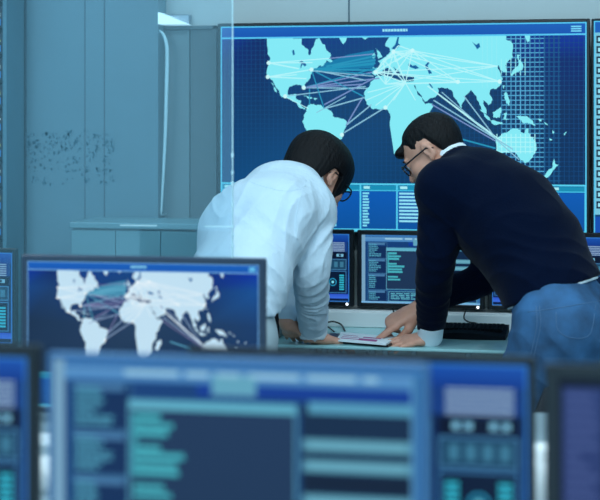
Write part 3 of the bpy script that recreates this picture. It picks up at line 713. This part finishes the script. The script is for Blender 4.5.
# ---------------------------------------------------------------- distance-field sculpting for the figures
class Field:
    def __init__(s, lo, hi, h):
        s.lo = np.array(lo, 'f'); s.h = h
        s.n = [int(math.ceil((hi[i]-lo[i])/h))+1 for i in range(3)]
        s.d = np.full(s.n, .2, 'f')
    def block(s, lo, hi):
        i0 = [max(0, int((lo[i]-s.lo[i])/s.h)) for i in range(3)]
        i1 = [min(s.n[i], int((hi[i]-s.lo[i])/s.h)+2) for i in range(3)]
        if any(i1[i] <= i0[i] for i in range(3)): return None
        ax = [(s.lo[i]+s.h*np.arange(i0[i], i1[i])).astype('f') for i in range(3)]
        return tuple(slice(i0[i], i1[i]) for i in range(3)), ax[0][:, None, None], ax[1][None, :, None], ax[2][None, None, :]
    def comb(s, fn, lo, hi, k=.02, mode='u'):
        m = k+.012; b = s.block(np.array(lo)-m, np.array(hi)+m)
        if b is None: return
        sl, X, Y, Z = b; q = fn(X, Y, Z); a = s.d[sl]
        if mode == 'u':
            hh = np.maximum(k-np.abs(a-q), 0)/k; s.d[sl] = np.minimum(a, q)-hh*hh*k*.25
        elif mode == 's':
            q = -q; hh = np.maximum(k-np.abs(a-q), 0)/k; s.d[sl] = np.maximum(a, q)+hh*hh*k*.25
        elif mode == 'add': s.d[sl] = a+q
    def cone(s, a, b, ra, rb, k=.02, mode='u'):
        a = np.array(a, 'f'); b = np.array(b, 'f'); ab = b-a; L = float(ab@ab)+1e-9; r = max(ra, rb)
        def fn(X, Y, Z):
            x, y, z = X-a[0], Y-a[1], Z-a[2]
            t = np.clip((x*ab[0]+y*ab[1]+z*ab[2])/L, 0, 1)
            return np.sqrt((x-t*ab[0])**2+(y-t*ab[1])**2+(z-t*ab[2])**2)-(ra+(rb-ra)*t)
        s.comb(fn, np.minimum(a, b)-r, np.maximum(a, b)+r, k, mode)
    def limb(s, pts, rs, k=.02, n=4):
        q = spline([list(p)+[r] for p, r in zip(pts, rs)], n)
        for i in range(len(q)-1): s.cone(q[i][:3], q[i+1][:3], q[i][3], q[i+1][3], k if i == 0 else .008)
    def ell(s, c, r, Rm=None, k=.02, mode='u'):      # ellipsoid, columns of Rm = its axes
        c = np.array(c, 'f'); Rm = np.eye(3) if Rm is None else Rm; m = min(r); R_ = max(r)
        def fn(X, Y, Z):
            x, y, z = X-c[0], Y-c[1], Z-c[2]; q = 0; g = 0
            for i in range(3):
                e = (x*Rm[0, i]+y*Rm[1, i]+z*Rm[2, i])/r[i]; q = q+e*e; g = g+(e/r[i])**2
            k0 = np.sqrt(q); k1 = np.sqrt(g)+1e-6
            return (k0*(k0-1)/k1).astype('f')
        s.comb(fn, c-R_, c+R_, k, mode)
    def trunk(s, secs, w, k=.03):                    # secs: (point, half width, half depth)
        w = np.array(w, float)
        for (a, wa, da), (b, wb, db) in zip(secs[:-1], secs[1:]):
            a = np.array(a, float); b = np.array(b, float); ab = b-a; L = np.linalg.norm(ab); ax = ab/L
            ww = w-ax*(w@ax); ww /= np.linalg.norm(ww); dd = np.cross(ax, ww)
            R_ = max(wa, wb, da, db)
            def fn(X, Y, Z):
                x, y, z = X-a[0], Y-a[1], Z-a[2]
                ta = x*ax[0]+y*ax[1]+z*ax[2]; t = np.clip(ta/L, 0, 1)
                o = ta-t*L; e1 = x*ww[0]+y*ww[1]+z*ww[2]; e2 = x*dd[0]+y*dd[1]+z*dd[2]
                rw = wa+(wb-wa)*t; rd = da+(db-da)*t; ra = (rw+rd)*.4
                q = (e1/rw)**2+(e2/rd)**2+(o/ra)**2
                g = (e1/rw/rw)**2+(e2/rd/rd)**2+(o/ra/ra)**2
                k0 = np.sqrt(q); return (k0*(k0-1)/(np.sqrt(g)+1e-6)).astype('f')
            s.comb(fn, np.minimum(a, b)-R_, np.maximum(a, b)+R_, k)
    def mesh(s):
        d = s.d; ins = d < 0; nx, ny, nz = d.shape
        cnt = np.zeros((nx-1, ny-1, nz-1), np.int8)
        for i in (0, 1):
            for j in (0, 1):
                for k in (0, 1): cnt += ins[i:nx-1+i, j:ny-1+j, k:nz-1+k]
        ci, cj, ck = np.nonzero((cnt > 0) & (cnt < 8)); N = len(ci)
        idx = np.full(cnt.shape, -1, np.int32); idx[ci, cj, ck] = np.arange(N)
        cor = [(i, j, k) for i in (0, 1) for j in (0, 1) for k in (0, 1)]
        val = {c: d[ci+c[0], cj+c[1], ck+c[2]] for c in cor}
        acc = np.zeros((N, 3)); num = np.zeros(N)
        for c in cor:
            for ax in range(3):
                if c[ax] == 0:
                    e = list(c); e[ax] = 1; e = tuple(e); a, b = val[c], val[e]; m = (a < 0) != (b < 0)
                    t = np.where(m, a/np.where(m, a-b, 1), 0)
                    for q in range(3): acc[:, q] += m*(c[q]+(t if q == ax else 0))
                    num += m
        v = (np.stack([ci, cj, ck], 1)+acc/num[:, None])*s.h+s.lo
        faces = []
        for ax in range(3):
            a = ins.take(range(0, d.shape[ax]-1), ax); b = ins.take(range(1, d.shape[ax]), ax)
            u, w = [(1, 2), (2, 0), (0, 1)][ax]
            p = np.nonzero(a != b); ok = (p[u] > 0) & (p[w] > 0) & (p[u] < d.shape[u]-1) & (p[w] < d.shape[w]-1)
            p = [q[ok] for q in p]; fl_ = a[tuple(p)]
            def cell(du, dw):
                q = [x.copy() for x in p]; q[u] = q[u]+du; q[w] = q[w]+dw; return idx[tuple(q)]
            f = np.stack([cell(-1, -1), cell(0, -1), cell(0, 0), cell(-1, 0)], 1)
            f[~fl_] = f[~fl_][:, ::-1]; faces.append(f)
        f = np.concatenate(faces); f = f[(f >= 0).all(1)]
        return v, f
def to_obj(name, vf, m, parent, base):
    v, f = vf; me = bpy.data.meshes.new(name); v = v-np.array(base)
    me.vertices.add(len(v)); me.vertices.foreach_set('co', v.astype('f').ravel())
    me.loops.add(len(f)*4); me.loops.foreach_set('vertex_index', f.astype(np.int32).ravel())
    me.polygons.add(len(f)); me.polygons.foreach_set('loop_start', np.arange(0, len(f)*4, 4, dtype=np.int32))
    me.polygons.foreach_set('loop_total', np.full(len(f), 4, np.int32))
    me.update(calc_edges=True); me.validate()
    return link(name, me, m, parent, True)
def smoothstep(a, b, x): t = np.clip((x-a)/(b-a), 0, 1); return t*t*(3-2*t)
def unit(v): v = np.array(v, float); return v/np.linalg.norm(v)
def frame(fwd, up):                     # columns: right, forward, up
    f = unit(fwd); r = unit(np.cross(f, up)); u = np.cross(r, f); return np.stack([r, f, u], 1)
def folds(F_, c, R_, axis, freq, amp, seed, warp=.6, pw=1.0):
    """creases: ridges across `axis`, fading out at radius R_ from c"""
    rs = np.random.RandomState(seed); ax = unit(axis); k = rs.normal(size=(4, 3))*13; ph = rs.rand(5)*6.28; c = np.array(c)
    def fn(X, Y, Z):
        x, y, z = X-c[0], Y-c[1], Z-c[2]
        wv = sum(np.sin(k[i, 0]*x+k[i, 1]*y+k[i, 2]*z+ph[i]) for i in range(4))*warp
        t = (x*ax[0]+y*ax[1]+z*ax[2])*freq+wv*1.6+ph[4]
        pa = .5+.5*np.sin(k[1, 0]*.7*x+k[2, 1]*.7*y+k[3, 2]*.7*z+ph[2])*np.sin(k[0, 1]*.9*z+k[3, 0]*.9*x+ph[3])
        m = (.35*np.sin(t)-(1-np.abs(np.sin(t*.5+.7)))**3)*(.35+pa)
        r = np.sqrt(x*x+y*y+z*z)/R_
        return (amp*m*(1-smoothstep(.45, 1, r))).astype('f')
    F_.comb(fn, c-R_, c+R_, .001, 'add')

def head(Fd, C, R, K=1.0):
    T = lambda p: C+R@np.array(p, float)*K
    E = lambda p, r, k=.02, mode='u': Fd.ell(T(p), tuple(q*K for q in r), R, k, mode)
    E((0, -.012, .035), (.076, .098, .083)); E((0, .03, -.03), (.060, .062, .080), .03); E((0, .045, -.072), (.044, .044, .034), .03)
    Fd.cone(T((0, .078, -.096)), T((0, .076, -.09)), .018, .018, .02)
    for sx in (-1, 1):
        Fd.cone(T((sx*.036, .060, -.02)), T((sx*.04, .05, -.03)), .028, .026, .02)
        Fd.cone(T((sx*.05, -.01, -.055)), T((sx*.03, .06, -.092)), .014, .014, .025)
    E((0, .082, .032), (.048, .014, .010), .015)
    for sx in (-1, 1): Fd.cone(T((sx*.032, .106, .012)), T((sx*.034, .104, .012)), .014, .013, .012, 's')
    Fd.cone(T((0, .086, .018)), T((0, .113, -.022)), .007, .0115, .010)
    for sx in (-1, 1): Fd.cone(T((sx*.011, .101, -.024)), T((sx*.012, .098, -.025)), .007, .006, .006)
    E((0, .094, -.050), (.022, .009, .0055), .006); E((0, .092, -.062), (.019, .009, .0065), .006)
    for sx in (-1, 1):
        Re = R@np.array(Matrix.Rotation(-.2, 3, 'X')); c = T((sx*.079, -.012, .002))
        Fd.ell(c, (.009*K, .018*K, .031*K), Re, .008); Fd.ell(T((sx*.089, -.006, .004)), (.008*K, .011*K, .020*K), Re, .004, 's')
        Fd.cone(T((sx*.077, -.004, -.026)), T((sx*.077, -.006, -.022)), .008, .008, .006)
        Fd.cone(T((sx*.031, .081, .012)), T((sx*.031, .081, .0125)), .0125, .0125, .004)
def hair_cap(Fd, C, R, rad, zc, thick=.0, seed=1, amp=.002, cen=(0, -.015, .042), K=1.0):
    """cap of hair on the skull; zc(x,y)= height of the hairline, in head coordinates"""
    rs = np.random.RandomState(seed); ks = rs.normal(size=(6, 2))*90; ph = rs.rand(6)*6.28
    def fn(X, Y, Z):
        x, y, z = (X-C[0])/K, (Y-C[1])/K, (Z-C[2])/K
        a = x*R[0, 0]+y*R[1, 0]+z*R[2, 0]; b = x*R[0, 1]+y*R[1, 1]+z*R[2, 1]; c = x*R[0, 2]+y*R[1, 2]+z*R[2, 2]
        h = c-zc(a, b)
        g = smoothstep(0, .06, h)
        s_ = .0
        e0, e1, e2 = (a-cen[0])/rad[0], (b-cen[1])/rad[1], (np.minimum(c, cen[2]+1)-cen[2])/rad[2]
        # below the skull's middle the cap hangs straight
        e2 = np.where(e2 < 0, e2*.55, e2)
        k0 = np.sqrt(e0**2+e1**2+e2**2); d = (k0-1)*min(rad)
        ang = np.arctan2(a, b); strands = sum(np.sin(ks[i, 0]*.35*ang+ks[i, 1]*.4*c+ph[i]) for i in range(6))/6
        d = d+thick*(1-g)+amp*strands*1.6
        return (np.maximum(d, -h)*K).astype('f')
    Fd.comb(fn, C-.17, C+.17, .004)
def glasses(root, base, C, R, K=1.0):
    T = lambda p: tuple(C+R@np.array(p, float)*K-base)
    fr = MB()
    for sx in (-1, 1):
        ring = [(sx*.034+.025*math.cos(a)*(1.0), .106-.004*abs(math.cos(a)), .008+.019*math.sin(a)*(1 if abs(math.sin(a)) < .9 else .97)) for a in np.linspace(0, 2*math.pi, 25)]
        fr.tube([T(p) for p in ring], .0024, 8)
        fr.tube([T(p) for p in ((sx*.058, .103, .016), (sx*.074, .085, .016), (sx*.081, .03, .014), (sx*.083, -.01, .012), (sx*.082, -.03, -.004))], .0026, 8)
    fr.tube([T(p) for p in ((-.010, .107, .013), (0, .110, .016), (.010, .107, .013))], .002, 8)
    g = fr.build('glasses', M['black'], root, True)
    for sx in (-1, 1):
        l_ = MB(); n = 20
        l_.add([T((sx*.034+.0235*math.cos(a), .105, .008+.0175*math.sin(a))) for a in np.linspace(0, 2*math.pi, n, endpoint=False)]+
               [T((sx*.034+.0235*math.cos(a), .1065, .008+.0175*math.sin(a))) for a in np.linspace(0, 2*math.pi, n, endpoint=False)],
               [tuple(range(n))[::-1], tuple(range(n, 2*n))]+[(i, (i+1) % n, n+(i+1) % n, n+i) for i in range(n)])
        l_.build('lens', M['lens'], g)
    return g
def hand(Fd, wrist, R, thumb, curls, spread=.0, thumbp=None, size=1.0):
    """R columns: across, along fingers, back of hand. thumb=+1 when the thumb is on the +across side"""
    T = lambda p: wrist+R@(np.array(p, float)*size)
    s = thumb
    Fd.trunk([(T((0, -.02, 0)), .027*size, .020*size), (T((0, .03, .0)), .033*size, .016*size), (T((0, .078, 0)), .039*size, .0125*size)], R[:, 0], .015)
    xs_ = [.030, .010, -.0105, -.029]; L = [.072, .080, .074, .058]; r0 = [.0088, .009, .0086, .0076]; by = [.086, .090, .087, .079]
    for i in range(4):
        p = np.array([s*xs_[i], by[i]-.012, -.001]); fan = s*spread*(1.5-i)*.9
        pts_ = [p]; a = 0
        for seg, c in zip((.46, .29, .25), curls[i]):
            a += c; dirv = np.array([math.sin(fan)*math.cos(a), math.cos(fan)*math.cos(a), -math.sin(a)])
            p = p+dirv*L[i]*seg*1.1; pts_.append(p)
        rr_ = [r0[i]*1.08, r0[i], r0[i]*.93, r0[i]*.82]
        for j in range(3): Fd.cone(T(pts_[j]), T(pts_[j+1]), rr_[j]*size, rr_[j+1]*size, .006 if j == 0 else .003)
        Fd.cone(T((s*xs_[i]*.7, .035, .004)), T(pts_[0]), .008*size, r0[i]*1.1*size, .008)
    tp = thumbp or [(s*.022, .012, -.006), (s*.042, .042, -.014), (s*.052, .070, -.018), (s*.054, .092, -.022)]
    rt = [.014, .0125, .0105, .0085]
    for j in range(3): Fd.cone(T(tp[j]), T(tp[j+1]), rt[j]*size, rt[j+1]*size, .010 if j == 0 else .003)
def shoe(root, base, ankle, fdir, sole_y):
    f = unit((fdir[0], fdir[1], 0)); Rr = frame(f, (0, 0, 1)); lo = np.array([ankle[0]-.2, ankle[1]-.2, -.02]); hi = np.array([ankle[0]+.2, ankle[1]+.2, .16])
    Fd = Field(lo, hi, .005); A = np.array([ankle[0], ankle[1], 0])
    Fd.trunk([(A-f*.05+[0, 0, .036], .036, .036), (A+f*.07+[0, 0, .034], .043, .034), (A+f*.15+[0, 0, .026], .038, .026), (A+f*.19+[0, 0, .022], .026, .02)], Rr[:, 0], .02)
    Fd.cone(A+[0, 0, .05], A+[0, 0, .11], .04, .045, .02)
    to_obj('shoe', Fd.mesh(), M['shoe'], root, base)
def seam_on(vf, pxs, r, m, name, parent, base, lift=.0006):
    from mathutils.bvhtree import BVHTree
    v, f = vf; bvh = BVHTree.FromPolygons([tuple(q) for q in v], [tuple(int(i) for i in q) for q in f])
    o = Vector((0, 0, CH)); pts_ = []
    for q in spline([(*p, 0) for p in pxs], 6):
        d = (Vector(tuple(P(q[0], q[1], 1.0)))-o).normalized(); h, nn, _, _ = bvh.ray_cast(o, d)
        if h is not None: pts_.append(tuple(h-d*lift-Vector(tuple(base))))
    if len(pts_) > 2: return MB().tube(pts_, r, 6).build(name, m, parent, True)
def halfcut(Fd, p, n, k=.006):          # removes everything beyond the plane (p, outward normal n)
    n = unit(n)
    def fn(X, Y, Z): return (-((X-p[0])*n[0]+(Y-p[1])*n[1]+(Z-p[2])*n[2])).astype('f')
    hi = Fd.lo+np.array(Fd.n)*Fd.h
    Fd.comb(fn, Fd.lo, hi, k, 's')
def person(name, base, label):
    return thing(name, W(base), label, 'person', rz=TH)
A = np.array

# ================================================ man in the white shirt (left)
base1 = A([-.20, 4.60, 0.]); p1 = person('person', base1, 'person with black hair in a white shirt bending over the table, back turned')
w1 = unit((.46, -.886, 0)); fh = unit((.885, .46, 0))
pel, wai, che, upc, nek = P(229, 322, 4.56), P(238, 282, 4.60), P(257, 226, 4.74), P(279, 198, 4.86), P(302, 184, 4.93)
shR, elR, wrR = P(311, 211, 4.78), P(311, 272, 4.73), P(313, 333, 4.95)
shL, elL, wrL = P(262, 196, 5.06), P(284, 264, 5.13), P(288, 323, 4.93)
c_, s_ = math.cos(.70), math.sin(.70)
fhh = unit((.74, .67, 0)); f1 = fhh*c_-A([0, 0, 1])*s_; u1 = fhh*s_+A([0, 0, 1])*c_; R1 = frame(f1, u1); C1 = P(317.5, 177, 4.99)
hipR, hipL = pel+w1*.085-[0, 0, .02], pel-w1*.085-[0, 0, .02]
knR, knL = A([-.185, 4.50, .48]), A([-.26, 4.68, .48]); anR, anL = A([-.22, 4.42, .09]), A([-.30, 4.62, .09])
B = Field((-.48, 4.28, .03), (.24, 5.32, 1.47), .0036)
B.trunk([(pel, .13, .09), (wai, .125, .085), (che, .15, .09), (upc, .13, .075)], w1, .04)
B.cone(nek, C1+R1@A([0, -.03, -.05]), .055, .052, .03)
B.cone(upc, nek, .08, .05, .03)
for sh, el, wr in ((shR, elR, wrR), (shL, elL, wrL)):
    B.cone(upc, sh, .055, .05, .04); B.limb([sh, el, wr], [.045, .036, .026], .02)
for hp, kn, an in ((hipR, knR, anR), (hipL, knL, anL)): B.limb([hp, kn, an], [.08, .05, .035], .03)
head(B, C1, R1)
ah = unit((.72, .55, -.22)); RR = frame(ah, (0, 0, 1)); hand(B, wrR+A([.005, .0, -.012]), RR, -1, [(.1, .25, .2)]*4, .12)
al = unit((.22, .72, -.62)); RL = frame(al, (0, 0, 1)); hand(B, wrL, RL, 1, [(-.30, .0, .05), (-.25, .0, .05), (-.22, .0, .05), (-.2, .0, .1)], .10, size=.80)
to_obj('body', B.mesh(), M['skin'], p1, base1); del B
# shirt
S = Field((-.50, 4.26, .74), (.26, 5.34, 1.33), .0045)
S.trunk([(pel+[0, 0, .02], .178, .128), (wai, .165, .122), (che, .195, .128), (upc, .157, .100)], w1, .06)
S.cone(upc, nek, .095, .068, .05); S.ell(P(265, 290, 4.60), (.045, .05, .045), None, .03)
halfcut(S, pel+[0, 0, .02], (.10, .05, -1), .01)
S.cone(che+[.0, 0, .02], shR, .08, .062, .06); S.cone(upc, shR, .08, .060, .05); S.cone(upc, shL, .08, .060, .05)
S.limb([shR, shR*.5+elR*.5+A([.004, -.01, 0]), elR, elR*.5+wrR*.5, wrR+A([0, 0, .012])], [.062, .057, .053, .047, .042], .035)
S.limb([shL, elL, wrL+A([0, 0, .02])], [.058, .040, .029], .035)
ax = wrR-elR
folds(S, elR, .20, ax+A([.12, 0, .0]), 120, .0026, 5, 1.5); folds(S, (elR+wrR)/2+[0, 0, -.06], .16, ax+A([-.1, 0, .1]), 160, .0030, 8, 1.6)
folds(S, shR+[-.03, -.03, -.06], .20, (.75, .3, -.55), 110, .0034, 2, .8)
folds(S, wai+[.05, -.05, .0], .28, (.35, .2, .85), 95, .0050, 3, 1.8); folds(S, che+[-.02, -.06, 0], .26, (.75, .1, -.6), 85, .0038, 12, 1.7)
folds(S, pel+[.03, 0, .02], .2, (.2, .3, .9), 130, .0038, 15, 1.1)
S.cone(che+[.100, -.09, -.02], wai+[.11, -.02, .03], .003, .012, .03, 's')
S.cone(shR+[-.062, -.05, -.07], elR+[-.055, -.03, -.0], .004, .006, .025, 's')
# collar
nd = unit(C1+R1@A([0, -.03, -.05])-nek); S.cone(nek+nd*.01, nek+nd*.035, .062, .060, .01)
S.cone(nek+nd*.028, nek+nd*.075, .055, .052, .004, 's')
vf = S.mesh(); so = to_obj('shirt', vf, M['shirt'], p1, base1); del S
for ln_ in ([(238, 176), (262, 186), (288, 191), (306, 186)], [(306, 180), (300, 198), (296, 222), (297, 240)]):
    seam_on(vf, ln_, .0010, M['shirt'], 'seam', so, base1)
cf = Field(wrR-.09, wrR+.09, .003); cf.cone(wrR+[0, -.004, .034], wrR+[0, .004, .0], .046, .044, .01); cf.cone(wrR+[0, 0, .012], wrR+[0, .006, -.04], .036, .038, .004, 's')
to_obj('cuff', cf.mesh(), M['cuff'], p1, base1)
T = Field((-.50, 4.2, .05), (.08, 4.95, .98), .0055)
T.trunk([(pel-[0, 0, .06], .16, .118), (pel+[0, 0, .045], .158, .112)], w1, .04)
for hp, kn, an in ((hipR, knR, anR), (hipL, knL, anL)): T.limb([hp-[0, 0, .02], kn, an+[0, 0, .02]], [.098, .072, .062], .04); folds(T, kn, .25, (0, 0, 1), 110, .004, 4)
folds(T, pel-[0, 0, .1], .2, (.4, .2, .8), 110, .004, 6)
halfcut(T, pel+[0, 0, .03], (0, 0, 1), .006)
to_obj('trousers', T.mesh(), M['trouser'], p1, base1); del T
bl = Field(pel-.24, pel+.24, .005); bl.trunk([(pel+[0, 0, .012], .164, .120), (pel+[0, 0, .013], .164, .120)], w1, .01)
halfcut(bl, pel+[0, 0, .03], (0, 0, 1), .003); halfcut(bl, pel-[0, 0, .005], (0, 0, -1), .003)
to_obj('belt', bl.mesh(), M['belt'], p1, base1)
for an in (anR, anL): shoe(p1, base1, an, fh, 0)
H = Field(C1-.17, C1+.17, .003)
def zc1(a, b):                           # hairline: low fringe, over the ear, low nape
    return -.066+.085*smoothstep(-.06, -.025, b)+(-.072)*smoothstep(.012, .04, b)
hair_cap(H, C1, R1, (.097, .120, .095), zc1, 0, 3, .0012)
to_obj('hair', H.mesh(), M['hair'], p1, base1)
glasses(p1, base1, C1, R1)

# ================================================ man in the navy sweater (right)
base2 = A([.70, 4.56, 0.]); p2 = person('person', base2, 'person with glasses in a navy sweater and blue jeans pointing at papers')
w2 = unit((.376, .927, 0)); fh2 = unit((-.927, .376, 0))
pel, wai, mid, che, upc, nek = P(566, 326, 4.56), P(551, 288, 4.62), P(530, 246, 4.70), P(505, 214, 4.78), P(480, 190, 4.83), P(457, 166, 4.88)
shN, elN, wrN = P(446, 190, 4.73), P(436, 262, 4.76), P(430, 337, 4.93)
shF, elF, wrF = P(480, 196, 5.04), P(488, 270, 5.08), P(417, 310, 5.03)
c_, s_ = math.cos(.71), math.sin(.71)
f2 = fh2*c_-A([0, 0, 1])*s_; u2 = fh2*s_+A([0, 0, 1])*c_; R2 = frame(f2, u2); C2 = P(433.5, 152.5, 4.93)
hipN, hipF = pel-w2*.09, pel+w2*.085
knN, knF = P(511, 450, 4.55), A([.90, 4.62, .50]); anN, anF = A([.66, 4.42, .09]), A([.98, 4.52, .09])
B = Field((.14, 4.28, .03), (1.10, 5.24, 1.53), .0038)
B.trunk([(pel, .13, .09), (wai, .12, .09), (che, .15, .10), (upc, .13, .08)], w2, .04)
B.cone(upc, nek, .08, .058, .03); B.cone(nek, C2+R2@A([0, -.03, -.05]), .058, .054, .03)
for sh, el, wr in ((shN, elN, wrN), (shF, elF, wrF)):
    B.cone(upc, sh, .055, .05, .04); B.limb([sh, el, wr], [.045, .036, .027], .02)
for hp, kn, an in ((hipN, knN, anN), (hipF, knF, anF)): B.limb([hp, kn, an], [.085, .052, .036], .03)
head(B, C2, R2, .93)
ap = unit((-.150, .0, -.074)); RP = frame(ap, (0, -.35, 1)); hand(B, wrF+A([0, 0, 0.]), RP, -1, [(.10, .12, .1), (.62, .85, .5), (.75, .95, .5), (.85, .95, .5)], .05,
     thumbp=[(-.022, .015, -.008), (-.036, .045, -.024), (-.034, .072, -.036), (-.026, .092, -.042)], size=1.12)
an_ = unit((-.165, -.012, -.022)); RN = frame(an_, (0, -.25, 1)); hand(B, wrN+A([0, 0, -.002]), RN, 1, [(.05, .2, .15), (.05, .25, .2), (.08, .3, .2), (.1, .3, .2)], .08, size=.92)
to_obj('body', B.mesh(), M['skin'], p2, base2); del B
S = Field((.22, 4.38, .72), (1.12, 5.30, 1.50), .005)
S.trunk([(pel, .175, .135), (wai, .168, .130), (mid, .180, .142), (che, .195, .146), (upc, .165, .118)], w2, .06)
S.cone(upc, nek, .108, .066, .05)
for sh in (shN, shF): S.cone(upc, sh, .09, .076, .06); S.cone(che, sh, .09, .07, .06)
S.limb([shN, shN*.5+elN*.5, elN, elN*.5+wrN*.5, wrN+A([.002, -.002, .018])], [.078, .066, .056, .049, .040], .04)
S.limb([shF, elF, elF*.45+wrF*.55, wrF+A([.028, 0, .012])], [.072, .056, .045, .038], .04)
ax = wrN-elN
folds(S, elN, .20, ax+A([.1, 0, 0]), 120, .0024, 25, 1.4); folds(S, wrN+[0, -.03, .13], .12, ax, 160, .0026, 28, 1.4)
folds(S, shN+[.05, -.02, -.06], .2, (.7, .2, .7), 90, .0034, 22, .8)
folds(S, wai+[-.03, -.10, 0], .28, (.35, .2, .9), 90, .0028, 23, 1.4); folds(S, mid+[.04, -.12, .05], .25, (.6, 0, -.8), 70, .0026, 24, 1.)
sp = unit((.333, -.148, -.943)); halfcut(S, P(556, 291, 4.60), sp, .01)
nd = unit(C2+R2@A([0, -.03, -.05])-nek)
S.cone(nek+nd*.005, nek+nd*.10, .061, .060, .006, 's'); halfcut(S, nek+nd*.028, nd, .012)
to_obj('sweater', S.mesh(), M['sweater'], p2, base2); del S
U_ = Field(nek-.13, nek+.13, .003); U_.cone(nek-nd*.005, nek+nd*.052, .066, .061, .01); U_.cone(nek+nd*.045, nek+nd*.12, .055, .055, .004, 's'); halfcut(U_, nek+nd*.062, nd, .004)
to_obj('shirt_collar', U_.mesh(), M['cuff'], p2, base2)
for wr, el, a_ in ((wrN, elN, .0), (wrF, elF, .012)):
    d = unit(wr-el); c0_ = wr-d*.05; c1_ = wr-d*(.002 if a_ == 0 else .012)
    cf = Field(wr-.12, wr+.12, .003); cf.cone(c0_, c1_, .040-a_*.4, .039-a_*.4, .01); cf.cone(c1_-d*.002, c1_+d*.06, .0335, .036, .004, 's')
    to_obj('shirt_cuff', cf.mesh(), M['cuff'], p2, base2)
T = Field((.48, 4.22, .05), (1.14, 4.92, 1.05), .0055)
T.trunk([(pel-[0, 0, .03], .180, .140), (wai-(wai-pel)*.25, .160, .112), (wai+(wai-pel)*.1, .150, .105)], w2, .04)
T.limb([hipN-[0, 0, .0], hipN*.5+knN*.5, knN, anN+[0, 0, .02]], [.122, .108, .078, .062], .05)
T.limb([hipF-[0, 0, .0], hipF*.5+knF*.5, knF, anF+[0, 0, .02]], [.120, .105, .076, .062], .05)
folds(T, hipN+[-.06, -.06, -.10], .22, (.75, .1, .6), 120, .004, 33, .9); folds(T, pel+[.05, -.1, 0], .2, (.2, .1, .9), 90, .003, 35); folds(T, knN, .22, (0, .1, 1), 110, .004, 36)
folds(T, (hipF+knF)/2, .2, (.6, 0, .7), 110, .004, 39)
vf = T.mesh(); jo = to_obj('jeans', vf, M['jeans'], p2, base2); del T
for ln_ in ([(528, 312), (550, 309), (575, 305), (605, 300)], [(536, 306), (537, 325), (533, 345), (528, 365)], [(539.5, 306), (540.5, 325), (536.5, 345), (531.5, 365)], [(556, 312), (558, 330), (572, 338), (590, 334), (596, 304)]):
    seam_on(vf, ln_, .0011, M['seamthread'], 'stitching', jo, A([0, 0, 0])+base2)
bl = Field(wai-.26, wai+.26, .0045); cb_ = P(556, 291, 4.60)
bl.trunk([(wai+(pel-wai)*.05, .173, .134), (wai+(pel-wai)*.30, .175, .136)], w2, .01); halfcut(bl, cb_+sp*.006, sp, .003); halfcut(bl, cb_-sp*.03, -sp, .003)
to_obj('shirt_hem', bl.mesh(), M['cuff'], p2, base2)
for an in (anN, anF): shoe(p2, base2, an, fh2, 0)
H = Field(C2-.17, C2+.17, .003)
def zc2(a, b):                           # short sides, fringe above the forehead
    return -.045+.078*smoothstep(-.055, -.020, b)+(-.016)*smoothstep(.014, .022, b)+.050*smoothstep(.026, .056, b)
hair_cap(H, C2, R2, (.081, .105, .087), zc2, .006, 9, .001, (0, -.015, .038), .93)
Rf = R2; H.ell(C2+R2@A([0, .078, .064]), (.046, .022, .017), R2, .02)
to_obj('hair', H.mesh(), M['hair2'], p2, base2)
glasses(p2, base2, C2, R2, .93)
for sx in (-1, 1):
    e = MB(); cpos = C2+R2@A([sx*.031, .082, .011])*.93-base2
    prof = [(.0118*math.sin(t), .0118*math.cos(t)) for t in np.linspace(.02, math.pi-.02, 12)]
    e.lathe(prof, tuple(cpos), 16); e.build('eye', M['eye'], p2, True)
    br_ = MB(); br_.tube([tuple(C2+R2@A([sx*q, .094-abs(q)*.12, .034])*.93 - base2) for q in (.014, .028, .044, .054)], [.002, .004, .0035, .0015], 8); br_.build('eyebrow', M['hair2'], p2, True)

# ---------------------------------------------------------------- light
def area(loc, rot, sx, sy, power, col):
    l = bpy.data.lights.new('ceiling_and_fill_light', 'AREA'); l.shape = 'RECTANGLE'; l.size = sx; l.size_y = sy; l.energy = power; l.color = col
    o = bpy.data.objects.new('ceiling_and_fill_light', l); COL.objects.link(o); o.location = loc; o.rotation_euler = rot; return o
cold = (.74, .92, 1.0)
lm = mat('ceiling_and_fill_lamp_glow', (220, 242, 250), .5, emis=1.0)
k_ = 0
for x in (-2.3, -.6, 1.1):
    for y in (-.5, 1.2, 3.1, 4.75):  # row behind the camera added to brighten the dark lower area
        t_ = MB().box(x-.32, x+.32, y-.32, y+.32, 2.735, 2.752, .003).build('trim_%d' % (k_+3), lm); struct(t_); k_ += 1
        area((x, y, 2.73), (0, 0, 0), .6, .6, {-.5: 34, 1.2: 30, 3.1: 20, 4.75: 5}[y], cold)
w = bpy.data.worlds.new('world'); scene.world = w; w.use_nodes = True
w.node_tree.nodes['Background'].inputs[0].default_value = (*lin((128, 178, 200)), 1); w.node_tree.nodes['Background'].inputs[1].default_value = 2.1

# ---------------------------------------------------------------- camera
cd = bpy.data.cameras.new('camera'); cam = bpy.data.objects.new('camera', cd); COL.objects.link(cam)
cam.location = (0, 0, CH); cam.rotation_euler = (math.pi/2, 0, TH)
cd.sensor_width = 36; cd.lens = 96; cd.shift_y = -122/600; cd.clip_start = .05
cd.dof.use_dof = True; cd.dof.focus_distance = 4.95; cd.dof.aperture_fstop = 2.75
scene.camera = cam
vs = scene.view_settings; vs.view_transform = 'Standard'; vs.look = 'None'; vs.exposure = 0; vs.gamma = 1; vs.use_curve_mapping = False
